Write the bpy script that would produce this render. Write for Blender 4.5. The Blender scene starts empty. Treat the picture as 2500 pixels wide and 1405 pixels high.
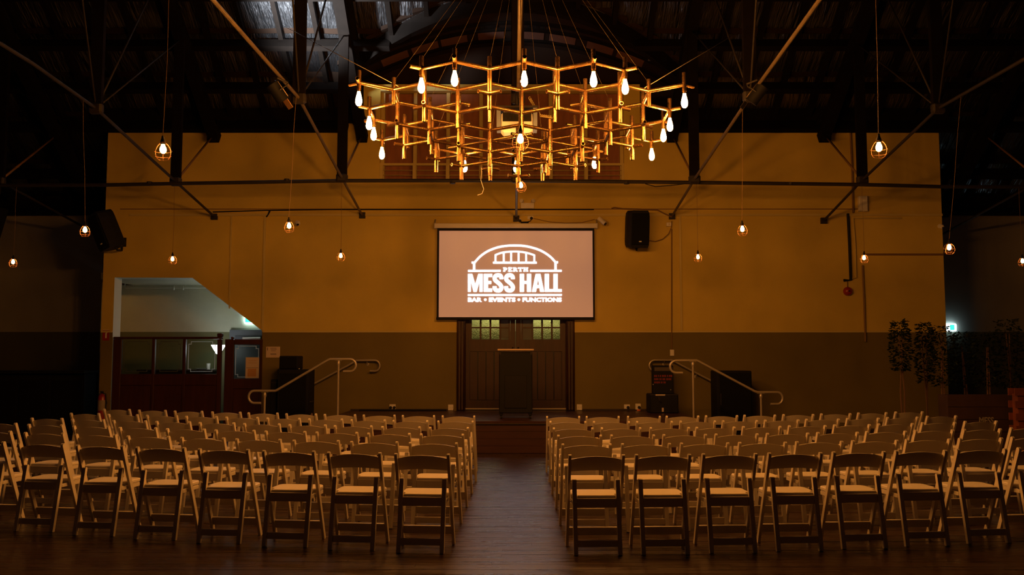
import bpy, math, random
from mathutils import Vector, Matrix
from mathutils.geometry import tessellate_polygon
random.seed(7)
C = bpy.context.scene.collection
scene = bpy.context.scene

# ------------------------------------------------------------------ camera, world, exposure
F = 2200.0; H = 1.555; PITCH = math.atan(173.5 / F)
cam = bpy.data.cameras.new('camera'); cam.sensor_width = 36.0; cam.lens = F * 36 / 2500
cam.clip_start = 0.05; cam.clip_end = 200
cam_o = bpy.data.objects.new('camera', cam); C.objects.link(cam_o)
cam_o.location = (0, 0, H); cam_o.rotation_euler = (math.pi / 2 + PITCH, 0, 0)
scene.camera = cam_o
vs = scene.view_settings
scene.display_settings.display_device = 'sRGB'
vs.view_transform = 'Standard'; vs.look = 'None'; vs.gamma = 1.0; vs.use_curve_mapping = False
vs.exposure = 0.0
wd = bpy.data.worlds.new('night_sky'); scene.world = wd; wd.use_nodes = True
wd.node_tree.nodes['Background'].inputs[0].default_value = (0.35, 0.5, 1.0, 1)
wd.node_tree.nodes['Background'].inputs[1].default_value = 0.02

BULB = 640.0        # emission of the chandelier bulbs
CAGE = 60.0         # emission of the caged pendant bulbs
def lamp(name, kind, loc, energy, color, **kw):
    l = bpy.data.lights.new(name, kind); l.energy = energy; l.color = color
    for k, v in kw.items(): setattr(l, k, v)
    o = bpy.data.objects.new(name, l); C.objects.link(o); o.location = loc
    return o
def aim(o, target):
    o.rotation_euler = (Vector(target) - o.location).to_track_quat('-Z', 'Y').to_euler()
# added spot without a fixture, stands in for cool daylight on the foil lining
foil_fill = lamp('foil_fill_spot', 'SPOT', (-4.3, 14.5, 6.5), 2200, (0.86, 0.93, 1.0), spot_size=math.radians(84), spot_blend=0.9, shadow_soft_size=0.15)
aim(foil_fill, (-3.3, 15.9, 8.1))

def ray(x, y):
    u = (x - 1250) / F; v = (702.5 - y) / F
    return (u, math.cos(PITCH) - v * math.sin(PITCH), math.sin(PITCH) + v * math.cos(PITCH))
def P(x, y, Y):                      # point of the photograph at depth Y metres
    d = ray(x, y); t = Y / d[1]
    return Vector((d[0] * t, Y, H + d[2] * t))
def PX(x, y, X):                     # point of the photograph in the plane x = X
    d = ray(x, y); t = X / d[0]
    return Vector((X, d[1] * t, H + d[2] * t))

YS = 14.96        # stage front
ZS = 0.527        # stage height
YW = 17.936       # stage wall
YR = 19.853       # rear wall of the hall

# ------------------------------------------------------------------ materials
MATS = {}
def mat(name, col, rough=0.6, metal=0.0, var=0.0, scale=6.0, bump=0.0, bscale=40.0, emit=None, estr=0.0, stretch=(1, 1, 1), coat=0.0, spec=0.5, rvar=0.0, alpha=1.0, trans=0.0):
    m = bpy.data.materials.new(name); m.use_nodes = True; MATS[name] = m
    nt = m.node_tree; b = nt.nodes['Principled BSDF']
    b.inputs['Base Color'].default_value = (*col, 1); b.inputs['Roughness'].default_value = rough
    b.inputs['Metallic'].default_value = metal; b.inputs['Coat Weight'].default_value = coat
    b.inputs['Specular IOR Level'].default_value = spec
    if trans: b.inputs['Transmission Weight'].default_value = trans
    if emit:
        b.inputs['Emission Color'].default_value = (*emit, 1); b.inputs['Emission Strength'].default_value = estr
    if var or bump or rvar:
        tc = nt.nodes.new('ShaderNodeTexCoord'); mp = nt.nodes.new('ShaderNodeMapping')
        nt.links.new(tc.outputs['Object'], mp.inputs['Vector']); mp.inputs['Scale'].default_value = stretch
        if var or rvar:
            n = nt.nodes.new('ShaderNodeTexNoise'); n.inputs['Scale'].default_value = scale; n.inputs['Detail'].default_value = 5
            nt.links.new(mp.outputs['Vector'], n.inputs['Vector'])
        if var:
            r = nt.nodes.new('ShaderNodeMapRange'); r.inputs['From Min'].default_value = 0.25; r.inputs['From Max'].default_value = 0.75
            r.inputs['To Min'].default_value = 1 - var; r.inputs['To Max'].default_value = 1 + var
            nt.links.new(n.outputs['Fac'], r.inputs['Value'])
            mx = nt.nodes.new('ShaderNodeMix'); mx.data_type = 'RGBA'; mx.blend_type = 'MULTIPLY'; mx.inputs[0].default_value = 1
            mx.inputs[6].default_value = (*col, 1); nt.links.new(r.outputs[0], mx.inputs[7]); nt.links.new(mx.outputs[2], b.inputs['Base Color'])
        if rvar:
            r2 = nt.nodes.new('ShaderNodeMapRange'); r2.inputs['From Min'].default_value = 0.3; r2.inputs['From Max'].default_value = 0.7
            r2.inputs['To Min'].default_value = max(0.03, rough - rvar); r2.inputs['To Max'].default_value = min(1, rough + rvar)
            nt.links.new(n.outputs['Fac'], r2.inputs['Value']); nt.links.new(r2.outputs[0], b.inputs['Roughness'])
        if bump:
            n2 = nt.nodes.new('ShaderNodeTexNoise'); n2.inputs['Scale'].default_value = bscale; n2.inputs['Detail'].default_value = 4
            nt.links.new(mp.outputs['Vector'], n2.inputs['Vector'])
            bp = nt.nodes.new('ShaderNodeBump'); bp.inputs['Strength'].default_value = bump; bp.inputs['Distance'].default_value = 0.02
            nt.links.new(n2.outputs['Fac'], bp.inputs['Height']); nt.links.new(bp.outputs['Normal'], b.inputs['Normal'])
    return m

def two_tone(name, upper, lower, z, rough=0.75):
    m = mat(name, upper, rough, var=0.16, scale=0.9, bump=0.12, bscale=18)
    nt = m.node_tree
    mx = [n for n in nt.nodes if n.type == 'MIX'][0]
    tc = nt.nodes.new('ShaderNodeTexCoord'); sp = nt.nodes.new('ShaderNodeSeparateXYZ'); nt.links.new(tc.outputs['Object'], sp.inputs[0])
    gt = nt.nodes.new('ShaderNodeMath'); gt.operation = 'GREATER_THAN'; gt.inputs[1].default_value = z; nt.links.new(sp.outputs[2], gt.inputs[0])
    cm = nt.nodes.new('ShaderNodeMix'); cm.data_type = 'RGBA'; cm.inputs[6].default_value = (*lower, 1); cm.inputs[7].default_value = (*upper, 1)
    nt.links.new(gt.outputs[0], cm.inputs[0]); nt.links.new(cm.outputs[2], mx.inputs[6])
    return m

M_wall = two_tone('ochre_and_olive_wall_paint', (0.62, 0.46, 0.08), (0.165, 0.125, 0.024), 2.083)
M_side = two_tone('shade_greyed_side_wall', (0.24, 0.225, 0.19), (0.06, 0.058, 0.035), 2.139)  # side bays' lack of light put into a darker, greyer wall paint
M_room = two_tone('pale_lobby_paint', (0.52, 0.53, 0.36), (0.15, 0.155, 0.065), 2.139)
M_reveal = mat('pale_reveal_paint', (0.66, 0.70, 0.58), 0.7)
M_dark = mat('dark_timber', (0.035, 0.022, 0.014), 0.7, var=0.3, scale=5)
M_raft = mat('black_brown_rafter', (0.006, 0.004, 0.003), 0.85, var=0.3, scale=4, spec=0.08)
M_board = mat('roof_board', (0.02, 0.011, 0.007), 0.85, spec=0.1)
M_steel = mat('dark_painted_steel', (0.020, 0.015, 0.011), 0.65, 0.1, var=0.3, scale=20)
M_rod = mat('ochre_painted_rod', (0.11, 0.078, 0.033), 0.5, 0.1, var=0.3, scale=9)
M_cream = mat('cream_resin', (0.72, 0.65, 0.51), 0.42, var=0.03, scale=9, spec=0.4)
M_pad = mat('ivory_vinyl_pad', (0.84, 0.77, 0.62), 0.38, bump=0.05, bscale=120)
M_brass = mat('aged_brass_pipe', (0.30, 0.17, 0.062), 0.27, 0.88, var=0.18, scale=10, bump=0.04, bscale=40, rvar=0.06)
M_bulb = mat('lit_amber_bulb', (1, 0.7, 0.4), 0.3, emit=(1.0, 0.37, 0.065), estr=BULB)
M_cbulb = mat('lit_caged_bulb', (1, 0.7, 0.4), 0.3, emit=(1.0, 0.40, 0.085), estr=CAGE)
M_copper = mat('copper_wire', (0.50, 0.24, 0.12), 0.4, 0.9)
M_black = mat('black_plastic', (0.007, 0.007, 0.007), 0.65, spec=0.25)
M_blackg = mat('black_grille', (0.006, 0.006, 0.005), 0.8, spec=0.15, bump=0.3, bscale=260)
M_rub = mat('black_rubber', (0.01, 0.01, 0.01), 0.85)
M_white = mat('white_plastic', (0.78, 0.74, 0.68), 0.45)
M_paper = mat('paper', (0.62, 0.50, 0.40), 0.85)
M_ink = mat('print_ink', (0.06, 0.05, 0.05), 0.8)
M_redink = mat('red_print', (0.25, 0.03, 0.02), 0.7)
M_red = mat('red_enamel', (0.30, 0.016, 0.010), 0.35, coat=0.3)
M_galv = mat('satin_steel_tube', (0.48, 0.42, 0.33), 0.38, 0.5)
M_redwood = mat('red_brown_timber', (0.050, 0.012, 0.006), 0.42, var=0.3, scale=3, stretch=(5, 5, 0.6), coat=0.15)
M_door = mat('brown_door_timber', (0.042, 0.0135, 0.007), 0.5, var=0.3, scale=3, stretch=(6, 6, 0.6))
M_panel = mat('red_brown_gallery_panel', (0.28, 0.10, 0.038), 0.55, var=0.25, scale=2.5, stretch=(4, 4, 0.8))
M_trim = mat('ochre_trim', (0.58, 0.47, 0.16), 0.6)
M_conduit = mat('brown_painted_conduit', (0.20, 0.11, 0.035), 0.6)
M_stage = mat('stage_boards', (0.05, 0.017, 0.010), 0.34, var=0.35, scale=2.5, stretch=(0.7, 8, 8), rvar=0.1)
M_fascia = mat('stage_fascia', (0.04, 0.009, 0.005), 0.5, var=0.3, scale=2.5, stretch=(0.7, 8, 8))
M_floor = mat('worn_floorboards', (0.028, 0.0095, 0.0055), 0.30, var=0.5, scale=2.2, stretch=(0.6, 7, 7), bump=0.20, bscale=14, rvar=0.09, spec=0.75)
M_gap = mat('floor_gap', (0.012, 0.007, 0.005), 0.9)
M_screen = mat('projection_fabric', (0.82, 0.80, 0.76), 0.85, emit=(1.0, 0.45, 0.34), estr=0.18)
M_logo = mat('projected_white', (0.9, 0.9, 0.9), 0.8, emit=(0.86, 0.90, 1.0), estr=2.8)
M_pine = mat('pine_shelf', (0.66, 0.48, 0.30), 0.5)
M_leaf = mat('dark_green_leaf', (0.009, 0.018, 0.007), 0.6, var=0.4, spec=0.2, scale=4)
M_bark = mat('bark', (0.16, 0.09, 0.05), 0.85)
M_pallet = mat('orange_pallet_wood', (0.22, 0.06, 0.018), 0.7, var=0.3, scale=5)
M_trough = mat('dark_trough_wood', (0.06, 0.03, 0.02), 0.7, var=0.3, scale=4)
M_exit = mat('exit_sign_green', (0.1, 0.9, 0.5), 0.5, emit=(0.05, 0.95, 0.55), estr=1.6)
M_exitw = mat('exit_sign_white', (0.9, 0.9, 0.9), 0.5, emit=(0.60, 0.88, 1.0), estr=11.0)
M_up = mat('lit_frosted_shade', (1, 1, 1), 0.5, emit=(0.88, 0.92, 1.0), estr=11.0)
M_grey = mat('grey_door_paint', (0.10, 0.11, 0.11), 0.6)
M_blue = mat('blue_grey_bracket', (0.16, 0.19, 0.24), 0.5)
M_lens = mat('dark_glass', (0.02, 0.018, 0.012), 0.12)
M_etch = mat('etched_line', (0.07, 0.08, 0.07), 0.6)
M_etch_lit = bpy.data.materials.new('lamplit_etched_line'); M_etch_lit.use_nodes = True  # brighter translucent copy of the etched line, lamp glow put into it
_n = M_etch_lit.node_tree; _t = _n.nodes.new('ShaderNodeBsdfTranslucent'); _t.inputs[0].default_value = (.95, .97, 1, 1)
_m = _n.nodes.new('ShaderNodeMixShader'); _m.inputs[0].default_value = .8; _n.nodes['Principled BSDF'].inputs['Base Color'].default_value = (.4, .42, .42, 1)
_n.links.new(_n.nodes['Principled BSDF'].outputs[0], _m.inputs[1]); _n.links.new(_t.outputs[0], _m.inputs[2]); _n.links.new(_m.outputs[0], _n.nodes['Material Output'].inputs[0])
def glassy(name, tint, rough=0.02, bump=0.0):
    m = bpy.data.materials.new(name); m.use_nodes = True; nt = m.node_tree
    for n in list(nt.nodes): nt.nodes.remove(n)
    out = nt.nodes.new('ShaderNodeOutputMaterial'); mx = nt.nodes.new('ShaderNodeMixShader'); fr = nt.nodes.new('ShaderNodeFresnel')
    tr = nt.nodes.new('ShaderNodeBsdfTransparent'); gl = nt.nodes.new('ShaderNodeBsdfGlossy')
    tr.inputs[0].default_value = (*tint, 1); gl.inputs['Roughness'].default_value = rough; fr.inputs[0].default_value = 1.45
    nt.links.new(fr.outputs[0], mx.inputs[0]); nt.links.new(tr.outputs[0], mx.inputs[1]); nt.links.new(gl.outputs[0], mx.inputs[2])
    nt.links.new(mx.outputs[0], out.inputs[0]); return m
M_glass = glassy('clear_pane', (0.86, 0.9, 0.84))
def hammered(name, tint):
    m = bpy.data.materials.new(name); m.use_nodes = True; nt = m.node_tree; b = nt.nodes['Principled BSDF']
    b.inputs['Base Color'].default_value = (*tint, 1); b.inputs['Roughness'].default_value = 0.12; b.inputs['Transmission Weight'].default_value = 1.0
    b.inputs['IOR'].default_value = 1.35
    tc = nt.nodes.new('ShaderNodeTexCoord'); v = nt.nodes.new('ShaderNodeTexVoronoi'); v.inputs['Scale'].default_value = 55
    nt.links.new(tc.outputs['Object'], v.inputs['Vector'])
    bp = nt.nodes.new('ShaderNodeBump'); bp.inputs['Strength'].default_value = 0.9; bp.inputs['Distance'].default_value = 0.01
    nt.links.new(v.outputs['Distance'], bp.inputs['Height']); nt.links.new(bp.outputs['Normal'], b.inputs['Normal'])
    return m
M_rglass = hammered('hammered_glass', (0.95, 0.90, 0.50))
def foil_mat():
    m = mat('crinkled_foil', (0.26, 0.26, 0.275), 0.32, 1.0)
    nt = m.node_tree; b = nt.nodes['Principled BSDF']
    tc = nt.nodes.new('ShaderNodeTexCoord'); mp = nt.nodes.new('ShaderNodeMapping'); mp.inputs['Scale'].default_value = (5.5, .8, .8)
    nt.links.new(tc.outputs['Object'], mp.inputs['Vector'])
    n = nt.nodes.new('ShaderNodeTexNoise'); n.inputs['Scale'].default_value = 1.6; n.inputs['Detail'].default_value = 3.5; n.inputs['Roughness'].default_value = 0.65
    nt.links.new(mp.outputs['Vector'], n.inputs['Vector'])
    bp = nt.nodes.new('ShaderNodeBump'); bp.inputs['Strength'].default_value = 1.0; bp.inputs['Distance'].default_value = 0.07
    nt.links.new(n.outputs['Fac'], bp.inputs['Height']); nt.links.new(bp.outputs['Normal'], b.inputs['Normal'])
    return m
M_foil = foil_mat()
M_vault = mat('pink_faded_foil', (0.17, 0.08, 0.055), 0.5, 0.2)

# ------------------------------------------------------------------ mesh builder
class MB:
    def __init__(s): s.v = []; s.f = []; s.sm = []; s.mi = []
    def add(s, vs_, fs, smooth=False, mi=0):
        o = len(s.v); s.v += [tuple(p) for p in vs_]
        for f in fs: s.f.append(tuple(i + o for i in f)); s.sm.append(smooth); s.mi.append(mi)
        return s
    def box(s, c, d, rot=None, mi=0, bev=0.0):
        hx, hy, hz = d[0] / 2, d[1] / 2, d[2] / 2; c = Vector(c)
        if bev <= 0:
            vs_ = [Vector((x, y, z)) for x in (-hx, hx) for y in (-hy, hy) for z in (-hz, hz)]
            fs = [(0, 1, 3, 2), (4, 6, 7, 5), (0, 4, 5, 1), (2, 3, 7, 6), (0, 2, 6, 4), (1, 5, 7, 3)]
        else:
            b = min(bev, hx * .9, hy * .9, hz * .9); vs_ = []; idx = {}
            for sx in (-1, 1):
                for sy in (-1, 1):
                    for sz in (-1, 1):
                        for a in range(3):
                            p = [sx * hx, sy * hy, sz * hz]
                            for k in range(3):
                                if k != a: p[k] -= (sx, sy, sz)[k] * b
                            idx[(sx, sy, sz, a)] = len(vs_); vs_.append(Vector(p))
            fs = []
            for a in range(3):
                o1, o2 = [k for k in range(3) if k != a]
                for sg in (-1, 1):
                    q = []
                    for t1, t2 in ((-1, -1), (1, -1), (1, 1), (-1, 1)):
                        k = [0, 0, 0]; k[a] = sg; k[o1] = t1; k[o2] = t2; q.append(idx[(*k, a)])
                    fs.append(tuple(q))
                for t1 in (-1, 1):
                    for t2 in (-1, 1):
                        k1 = [0, 0, 0]; k2 = [0, 0, 0]
                        k1[a] = -1; k2[a] = 1
                        k1[o1] = k2[o1] = t1; k1[o2] = k2[o2] = t2
                        fs.append((idx[(*k1, o1)], idx[(*k2, o1)], idx[(*k2, o2)], idx[(*k1, o2)]))
            for sx in (-1, 1):
                for sy in (-1, 1):
                    for sz in (-1, 1): fs.append(tuple(idx[(sx, sy, sz, a)] for a in range(3)))
        if rot is not None: vs_ = [rot @ p for p in vs_]
        return s.add([c + p for p in vs_], fs, False, mi)
    def bb(s, a, b, mi=0, bev=0.0):
        return s.box([(a[i] + b[i]) / 2 for i in range(3)], [abs(b[i] - a[i]) for i in range(3)], None, mi, bev)
    def tube(s, pts, r, n=8, caps=True, mi=0, closed=False):
        pts = [Vector(p) for p in pts]; N = len(pts); rs = r if isinstance(r, (list, tuple)) else [r] * N
        vs_ = []; fs = []; up = None
        for i, p in enumerate(pts):
            if closed: t = (pts[(i + 1) % N] - pts[i - 1])
            else: t = (pts[min(i + 1, N - 1)] - pts[max(i - 1, 0)])
            t = t.normalized() if t.length > 1e-9 else Vector((0, 0, 1))
            if up is None:
                up = Vector((0, 0, 1)) if abs(t.z) < 0.9 else Vector((0, 1, 0))
            a = t.cross(up)
            if a.length < 1e-6: a = t.cross(Vector((1, 0, 0)))
            a.normalize(); b = a.cross(t).normalized(); up = b
            for k in range(n):
                w = 2 * math.pi * k / n; vs_.append(p + (a * math.cos(w) + b * math.sin(w)) * rs[i])
        for i in range(N - 1 + (1 if closed else 0)):
            for k in range(n):
                j = (i + 1) % N; fs.append((i * n + k, i * n + (k + 1) % n, j * n + (k + 1) % n, j * n + k))
        s.add(vs_, fs, True, mi)
        if caps and not closed:
            s.add(vs_[:n], [tuple(range(n))[::-1]], False, mi); s.add(vs_[-n:], [tuple(range(n))], False, mi)
        return s
    def pipe(s, a, b, r, w=0.0035, n=12, mi=0):      # open hollow pipe
        a = Vector(a); b = Vector(b); t = (b - a).normalized(); up = Vector((0, 0, 1)) if abs(t.z) < 0.9 else Vector((0, 1, 0))
        x = t.cross(up).normalized(); y = x.cross(t); R = []
        for p, rr in ((a, r), (b, r), (b, r - w), (a, r - w)):
            R += [p + (x * math.cos(2 * math.pi * k / n) + y * math.sin(2 * math.pi * k / n)) * rr for k in range(n)]
        s.add(R, [(i * n + k, i * n + (k + 1) % n, ((i + 1) % 4) * n + (k + 1) % n, ((i + 1) % 4) * n + k) for i in (0, 2) for k in range(n)], True, mi)
        s.add(R, [(i * n + k, i * n + (k + 1) % n, ((i + 1) % 4) * n + (k + 1) % n, ((i + 1) % 4) * n + k) for i in (1, 3) for k in range(n)], False, mi)
        return s
    def lathe(s, prof, n=16, c=(0, 0, 0), mi=0, smooth=True):   # prof: (r, z)
        vs_ = []; fs = []; c = Vector(c)
        for r, z in prof:
            for k in range(n): vs_.append(c + Vector((r * math.cos(2 * math.pi * k / n), r * math.sin(2 * math.pi * k / n), z)))
        for i in range(len(prof) - 1):
            for k in range(n): fs.append((i * n + k, i * n + (k + 1) % n, (i + 1) * n + (k + 1) % n, (i + 1) * n + k))
        return s.add(vs_, fs, smooth, mi)
    def prism(s, poly, d0, d1, axis='y', mi=0, holes=(), side_mi=None):
        # poly: 2-D loop (a,b); axis y -> (a, d, b); axis x -> (d, a, b); axis z -> (a, b, d)
        def mk(p, d): return {'y': (p[0], d, p[1]), 'x': (d, p[0], p[1]), 'z': (p[0], p[1], d)}[axis]
        loops = [list(poly)] + [list(h) for h in holes]; flat = [p for l in loops for p in l]
        tri = tessellate_polygon([[Vector((p[0], p[1], 0)) for p in l] for l in loops])
        if not holes and len(poly) <= 4: tri = [tuple(range(len(poly)))]
        s.add([mk(p, d0) for p in flat], tri, False, mi); s.add([mk(p, d1) for p in flat], [t[::-1] for t in tri], False, mi)
        for li, l in enumerate(loops):
            n = len(l); vs_ = [mk(p, d0) for p in l] + [mk(p, d1) for p in l]
            s.add(vs_, [(i, (i + 1) % n, n + (i + 1) % n, n + i) for i in range(n)], False, (side_mi if (side_mi is not None and li) else mi))
        return s
    def stroke(s, pts, w, d0, d1, axis='y', mi=0, closed=False):   # flat mitred band along a 2-D line, extruded
        n = len(pts); pts = [Vector((p[0], p[1])) for p in pts]; A = []; B = []
        for i in range(n):
            if closed: a = pts[i] - pts[i - 1]; b = pts[(i + 1) % n] - pts[i]
            else: a = pts[i] - pts[i - 1] if i else pts[1] - pts[0]; b = pts[i + 1] - pts[i] if i < n - 1 else a
            a = a.normalized(); b = b.normalized(); t = (a + b)
            t = t.normalized() if t.length > 1e-6 else a
            nn = Vector((-t.y, t.x)); k = (w / 2) / max(0.35, nn.dot(Vector((-a.y, a.x)))); A.append(pts[i] + nn * k); B.append(pts[i] - nn * k)
        for i in range(n - (0 if closed else 1)):
            j = (i + 1) % n; s.prism([A[i], A[j], B[j], B[i]], d0, d1, axis, mi)
        return s
    def build(s, name, mats, parent=None, loc=None):
        me = bpy.data.meshes.new(name); me.from_pydata(s.v, [], s.f)
        mats = mats if isinstance(mats, (list, tuple)) else [mats]
        for m in mats: me.materials.append(m)
        me.polygons.foreach_set('use_smooth', s.sm); me.polygons.foreach_set('material_index', s.mi)
        me.update(); me.validate()
        import bmesh
        bm = bmesh.new(); bm.from_mesh(me); bmesh.ops.remove_doubles(bm, verts=bm.verts, dist=2e-5)
        bmesh.ops.recalc_face_normals(bm, faces=bm.faces)
        for e in bm.edges:
            if len(e.link_faces) == 2 and e.calc_face_angle(0) > 0.75: e.smooth = False
        bm.to_mesh(me); bm.free()
        o = bpy.data.objects.new(name, me); C.objects.link(o)
        if parent is not None: o.parent = parent
        if loc is not None: o.location = loc
        return o

def tag(o, label=None, cat=None, group=None, kind=None):
    if label: o['label'] = label
    if cat: o['category'] = cat
    if group: o['group'] = group
    if kind: o['kind'] = kind
    return o
def thing(name, loc, label, cat, group=None, rz=0.0):
    o = bpy.data.objects.new(name, None); C.objects.link(o); o.location = loc; o.rotation_euler = (0, 0, rz); o.empty_display_size = 0.1
    return tag(o, label, cat, group)
def struct(o): o['kind'] = 'structure'; return o
def dup(root, loc, rz, label, group=None):
    r = root.copy(); C.objects.link(r); r.location = loc; r.rotation_euler = (0, 0, rz); r['label'] = label
    if group: r['group'] = group
    for ch in list(root.children):
        c = ch.copy(); C.objects.link(c); c.parent = r
        for g in list(ch.children):
            d = g.copy(); C.objects.link(d); d.parent = c
    return r
def text_mesh(body, name, mat_, parent, x0, x1, z0, z1, y, depth=0.002, bold=0.0, origin=(0, 0, 0), rot=None):
    cu = bpy.data.curves.new(name, 'FONT'); cu.body = body; cu.size = 1.0; cu.offset = bold; cu.extrude = 0.5; cu.resolution_u = 3
    to = bpy.data.objects.new(name + '_tmp', cu); C.objects.link(to)
    bpy.context.view_layer.update()
    me = bpy.data.meshes.new_from_object(to.evaluated_get(bpy.context.evaluated_depsgraph_get()))
    bpy.data.objects.remove(to); bpy.data.curves.remove(cu)
    xs = [v.co.x for v in me.vertices]; ys = [v.co.y for v in me.vertices]
    sx = (x1 - x0) / (max(xs) - min(xs)); sy = (z1 - z0) / (max(ys) - min(ys)); mx, my = min(xs), min(ys)
    for v in me.vertices:
        v.co = Vector((x0 + (v.co.x - mx) * sx, y + (-v.co.z) * depth, z0 + (v.co.y - my) * sy))
    me.name = name; me.materials.clear(); me.materials.append(mat_)
    o = bpy.data.objects.new(name, me); C.objects.link(o); o.parent = parent
    return o

# ------------------------------------------------------------------ floor
fl = MB(); fl.bb((-14, -6, -0.2), (14, 21, -0.022)); floor = struct(fl.build('floor', M_gap))
PITCHB = 0.085
y = 5.35; near = []
rnd = random.Random(3)
field = MB(); row_i = 0
while y < 20.2:
    x = -9.5 - rnd.random() * 2
    if y < 8.0: x = -6.5 - rnd.random() * 2
    lim = 5.2 if y < 8.0 else 11.5
    while x < lim:
        L = 1.7 + rnd.random() * 1.9
        dz = rnd.uniform(-0.0012, 0.0012)
        if y < 8.0: near.append((x, y, L, dz))
        else: field.bb((x + .001, y + .0015, -0.022), (x + L - .001, y + PITCHB - .0015, dz))
        x += L
    y += PITCHB
for (x, y, L, dz) in near[:300]:
    MB().bb((x + .001, y + .0015, -0.022), (x + L - .001, y + PITCHB - .0015, dz)).build('floor_plank', M_floor, floor)
rest = MB()
for (x, y, L, dz) in near[300:]: rest.bb((x + .001, y + .0015, -0.022), (x + L - .001, y + PITCHB - .0015, dz))
for k in range(130):
    yy = 5.35 - (k + 1) * PITCHB
    rest.bb((-10, yy + .0015, -0.022), (-1.2 + (k % 5) * 0.3, yy + PITCHB - .0015, 0)); rest.bb((-1.198 + (k % 5) * 0.3, yy + .0015, -0.022), (10, yy + PITCHB - .0015, 0))
field.add(rest.v, rest.f)
tag(field.build('floor_boarding', M_floor, floor), kind='stuff')

# ------------------------------------------------------------------ walls
def W(x, y, Y=YW):
    p = P(x, y, Y); return (p.x, p.z)
TH = 0.34
x0 = W(247, 805)[0]; x1 = W(2306, 700)[0]
ztop = 6.46
op = [W(280, 678), W(470, 679), W(640, 808), (W(640, 808)[0], 0.0), (W(280, 678)[0], 0.0)]
gx0 = W(928, 330)[0]; gx1 = W(1523, 330)[0]; gz0 = W(1250, 441)[1]; gz1 = W(1250, 219)[1]
gt = W(1250, 206)[1]; gxa = W(888, 215)[0]; gxb = W(1562, 215)[0]
dx0 = W(1115, 900)[0]; dx1 = W(1403, 900)[0]; dz1 = 3.3
outer = [(x0, 0), (op[4][0], 0), op[0], op[1], op[2], op[3],
         (dx0, 0.0), (dx0, dz1), (dx1, dz1), (dx1, 0.0), (x1, 0), (x1, ztop - .1), (gxb, ztop + .06), (gxb, gt), (gxa, gt), (gxa, ztop + .06), (x0, ztop - .08)]
wall = MB(); wall.prism(outer, YW, YW + TH, 'y', 0, holes=[[(gx0, gz0), (gx1, gz0), (gx1, gz1), (gx0, gz1)]])
# re-colour the reveal of the stair opening
w = struct(wall.build('wall_stage', [M_wall, M_reveal]))
me = w.data
for p_ in me.polygons:
    c_ = p_.center
    if abs(p_.normal.y) < 0.5 and op[4][0] - .01 <= c_.x <= op[3][0] + .01 and c_.z < 3.3 and YW + .01 < c_.y < YW + TH - .01: p_.material_index = 1
# light baffle, right return of the stage wall block, rear / side walls
MB().bb((-8.72, 19.1, 0), (-8.62, YR, 3.17)).build('wall_light_baffle_left', M_room)['kind'] = 'structure'  # added unseen wall stub, keeps lobby light off the left bay
MB().bb((x1 - .25, YW + TH, 0), (x1, YR, ztop - .3)).build('wall_return_right', M_wall)['kind'] = 'structure'
lobx0 = op[4][0] + .005; lobx1 = op[3][0] + .9
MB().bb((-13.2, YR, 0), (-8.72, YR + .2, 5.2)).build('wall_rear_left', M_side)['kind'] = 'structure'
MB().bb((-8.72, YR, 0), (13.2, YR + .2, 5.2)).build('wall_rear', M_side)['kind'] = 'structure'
MB().bb((-8.72, YR - .02, 0), (lobx1, YR, 3.17)).build('wall_lobby', M_room)['kind'] = 'structure'
MB().bb((lobx1, YW + TH, 0), (lobx1 + .15, YR, 3.2)).build('wall_lobby_right', M_room)['kind'] = 'structure'
MB().bb((x0 - .2, YW + TH, 3.171), (lobx1 + .2, YR, 3.3)).build('ceiling_lobby', M_room)['kind'] = 'structure'
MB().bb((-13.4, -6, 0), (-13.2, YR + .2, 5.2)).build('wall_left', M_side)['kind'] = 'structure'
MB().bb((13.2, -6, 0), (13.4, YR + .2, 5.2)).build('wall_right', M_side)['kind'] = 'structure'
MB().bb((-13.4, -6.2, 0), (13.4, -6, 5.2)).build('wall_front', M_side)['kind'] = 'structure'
# dado rail, picture rail and vertical battens
def trim(n, a, b, m=M_trim): MB().bb(a, b).build('trim_%d' % n, m)['kind'] = 'structure'
zd = 2.083
trim(1, (op[3][0] + .02, YW - .018, zd - .012), (dx0 - .002, YW, zd + .022)); trim(2, (dx1 + .002, YW - .018, zd - .012), (x1, YW, zd + .022)); trim(3, (x0, YW - .018, zd - .012), (op[4][0] - .01, YW, zd + .022))
zp = W(1250, 524)[1]
trim(4, (x0 + .5, YW - .035, zp - .035), (x1, YW, zp + .01)); trim(5, (x0 + .3, YW - .02, zp + .10), (x1 - 1.5, YW, zp + .115), M_conduit)
xb = W(563, 640)[0]; trim(6, (xb - .012, YW - .02, W(563, 754)[1]), (xb + .012, YW, zp - .035))
xb = W(645, 640)[0]; trim(7, (xb - .02, YW - .02, zd + .03), (xb + .02, YW, zp - .035))
xb = W(1661, 640)[0]; trim(8, (xb - .02, YW - .025, zd + .03), (xb + .02, YW, zp - .035))
zq = W(2200, 622)[1]; trim(9, (W(2110, 622)[0] + .03, YW - .02, zq - .02), (x1, YW, zq + .02), M_conduit)
trim(10, (op[3][0] + .05, YW - .02, 0), (-3.3, YW, .16), M_dark); trim(11, (-3.19, YW - .02, ZS), (dx0 - .05, YW, ZS + .035), M_dark); trim(12, (dx1 + .05, YW - .02, ZS), (3.19, YW, ZS + .035), M_dark); trim(13, (3.3, YW - .02, 0), (x1, YW, .16), M_dark)

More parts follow.
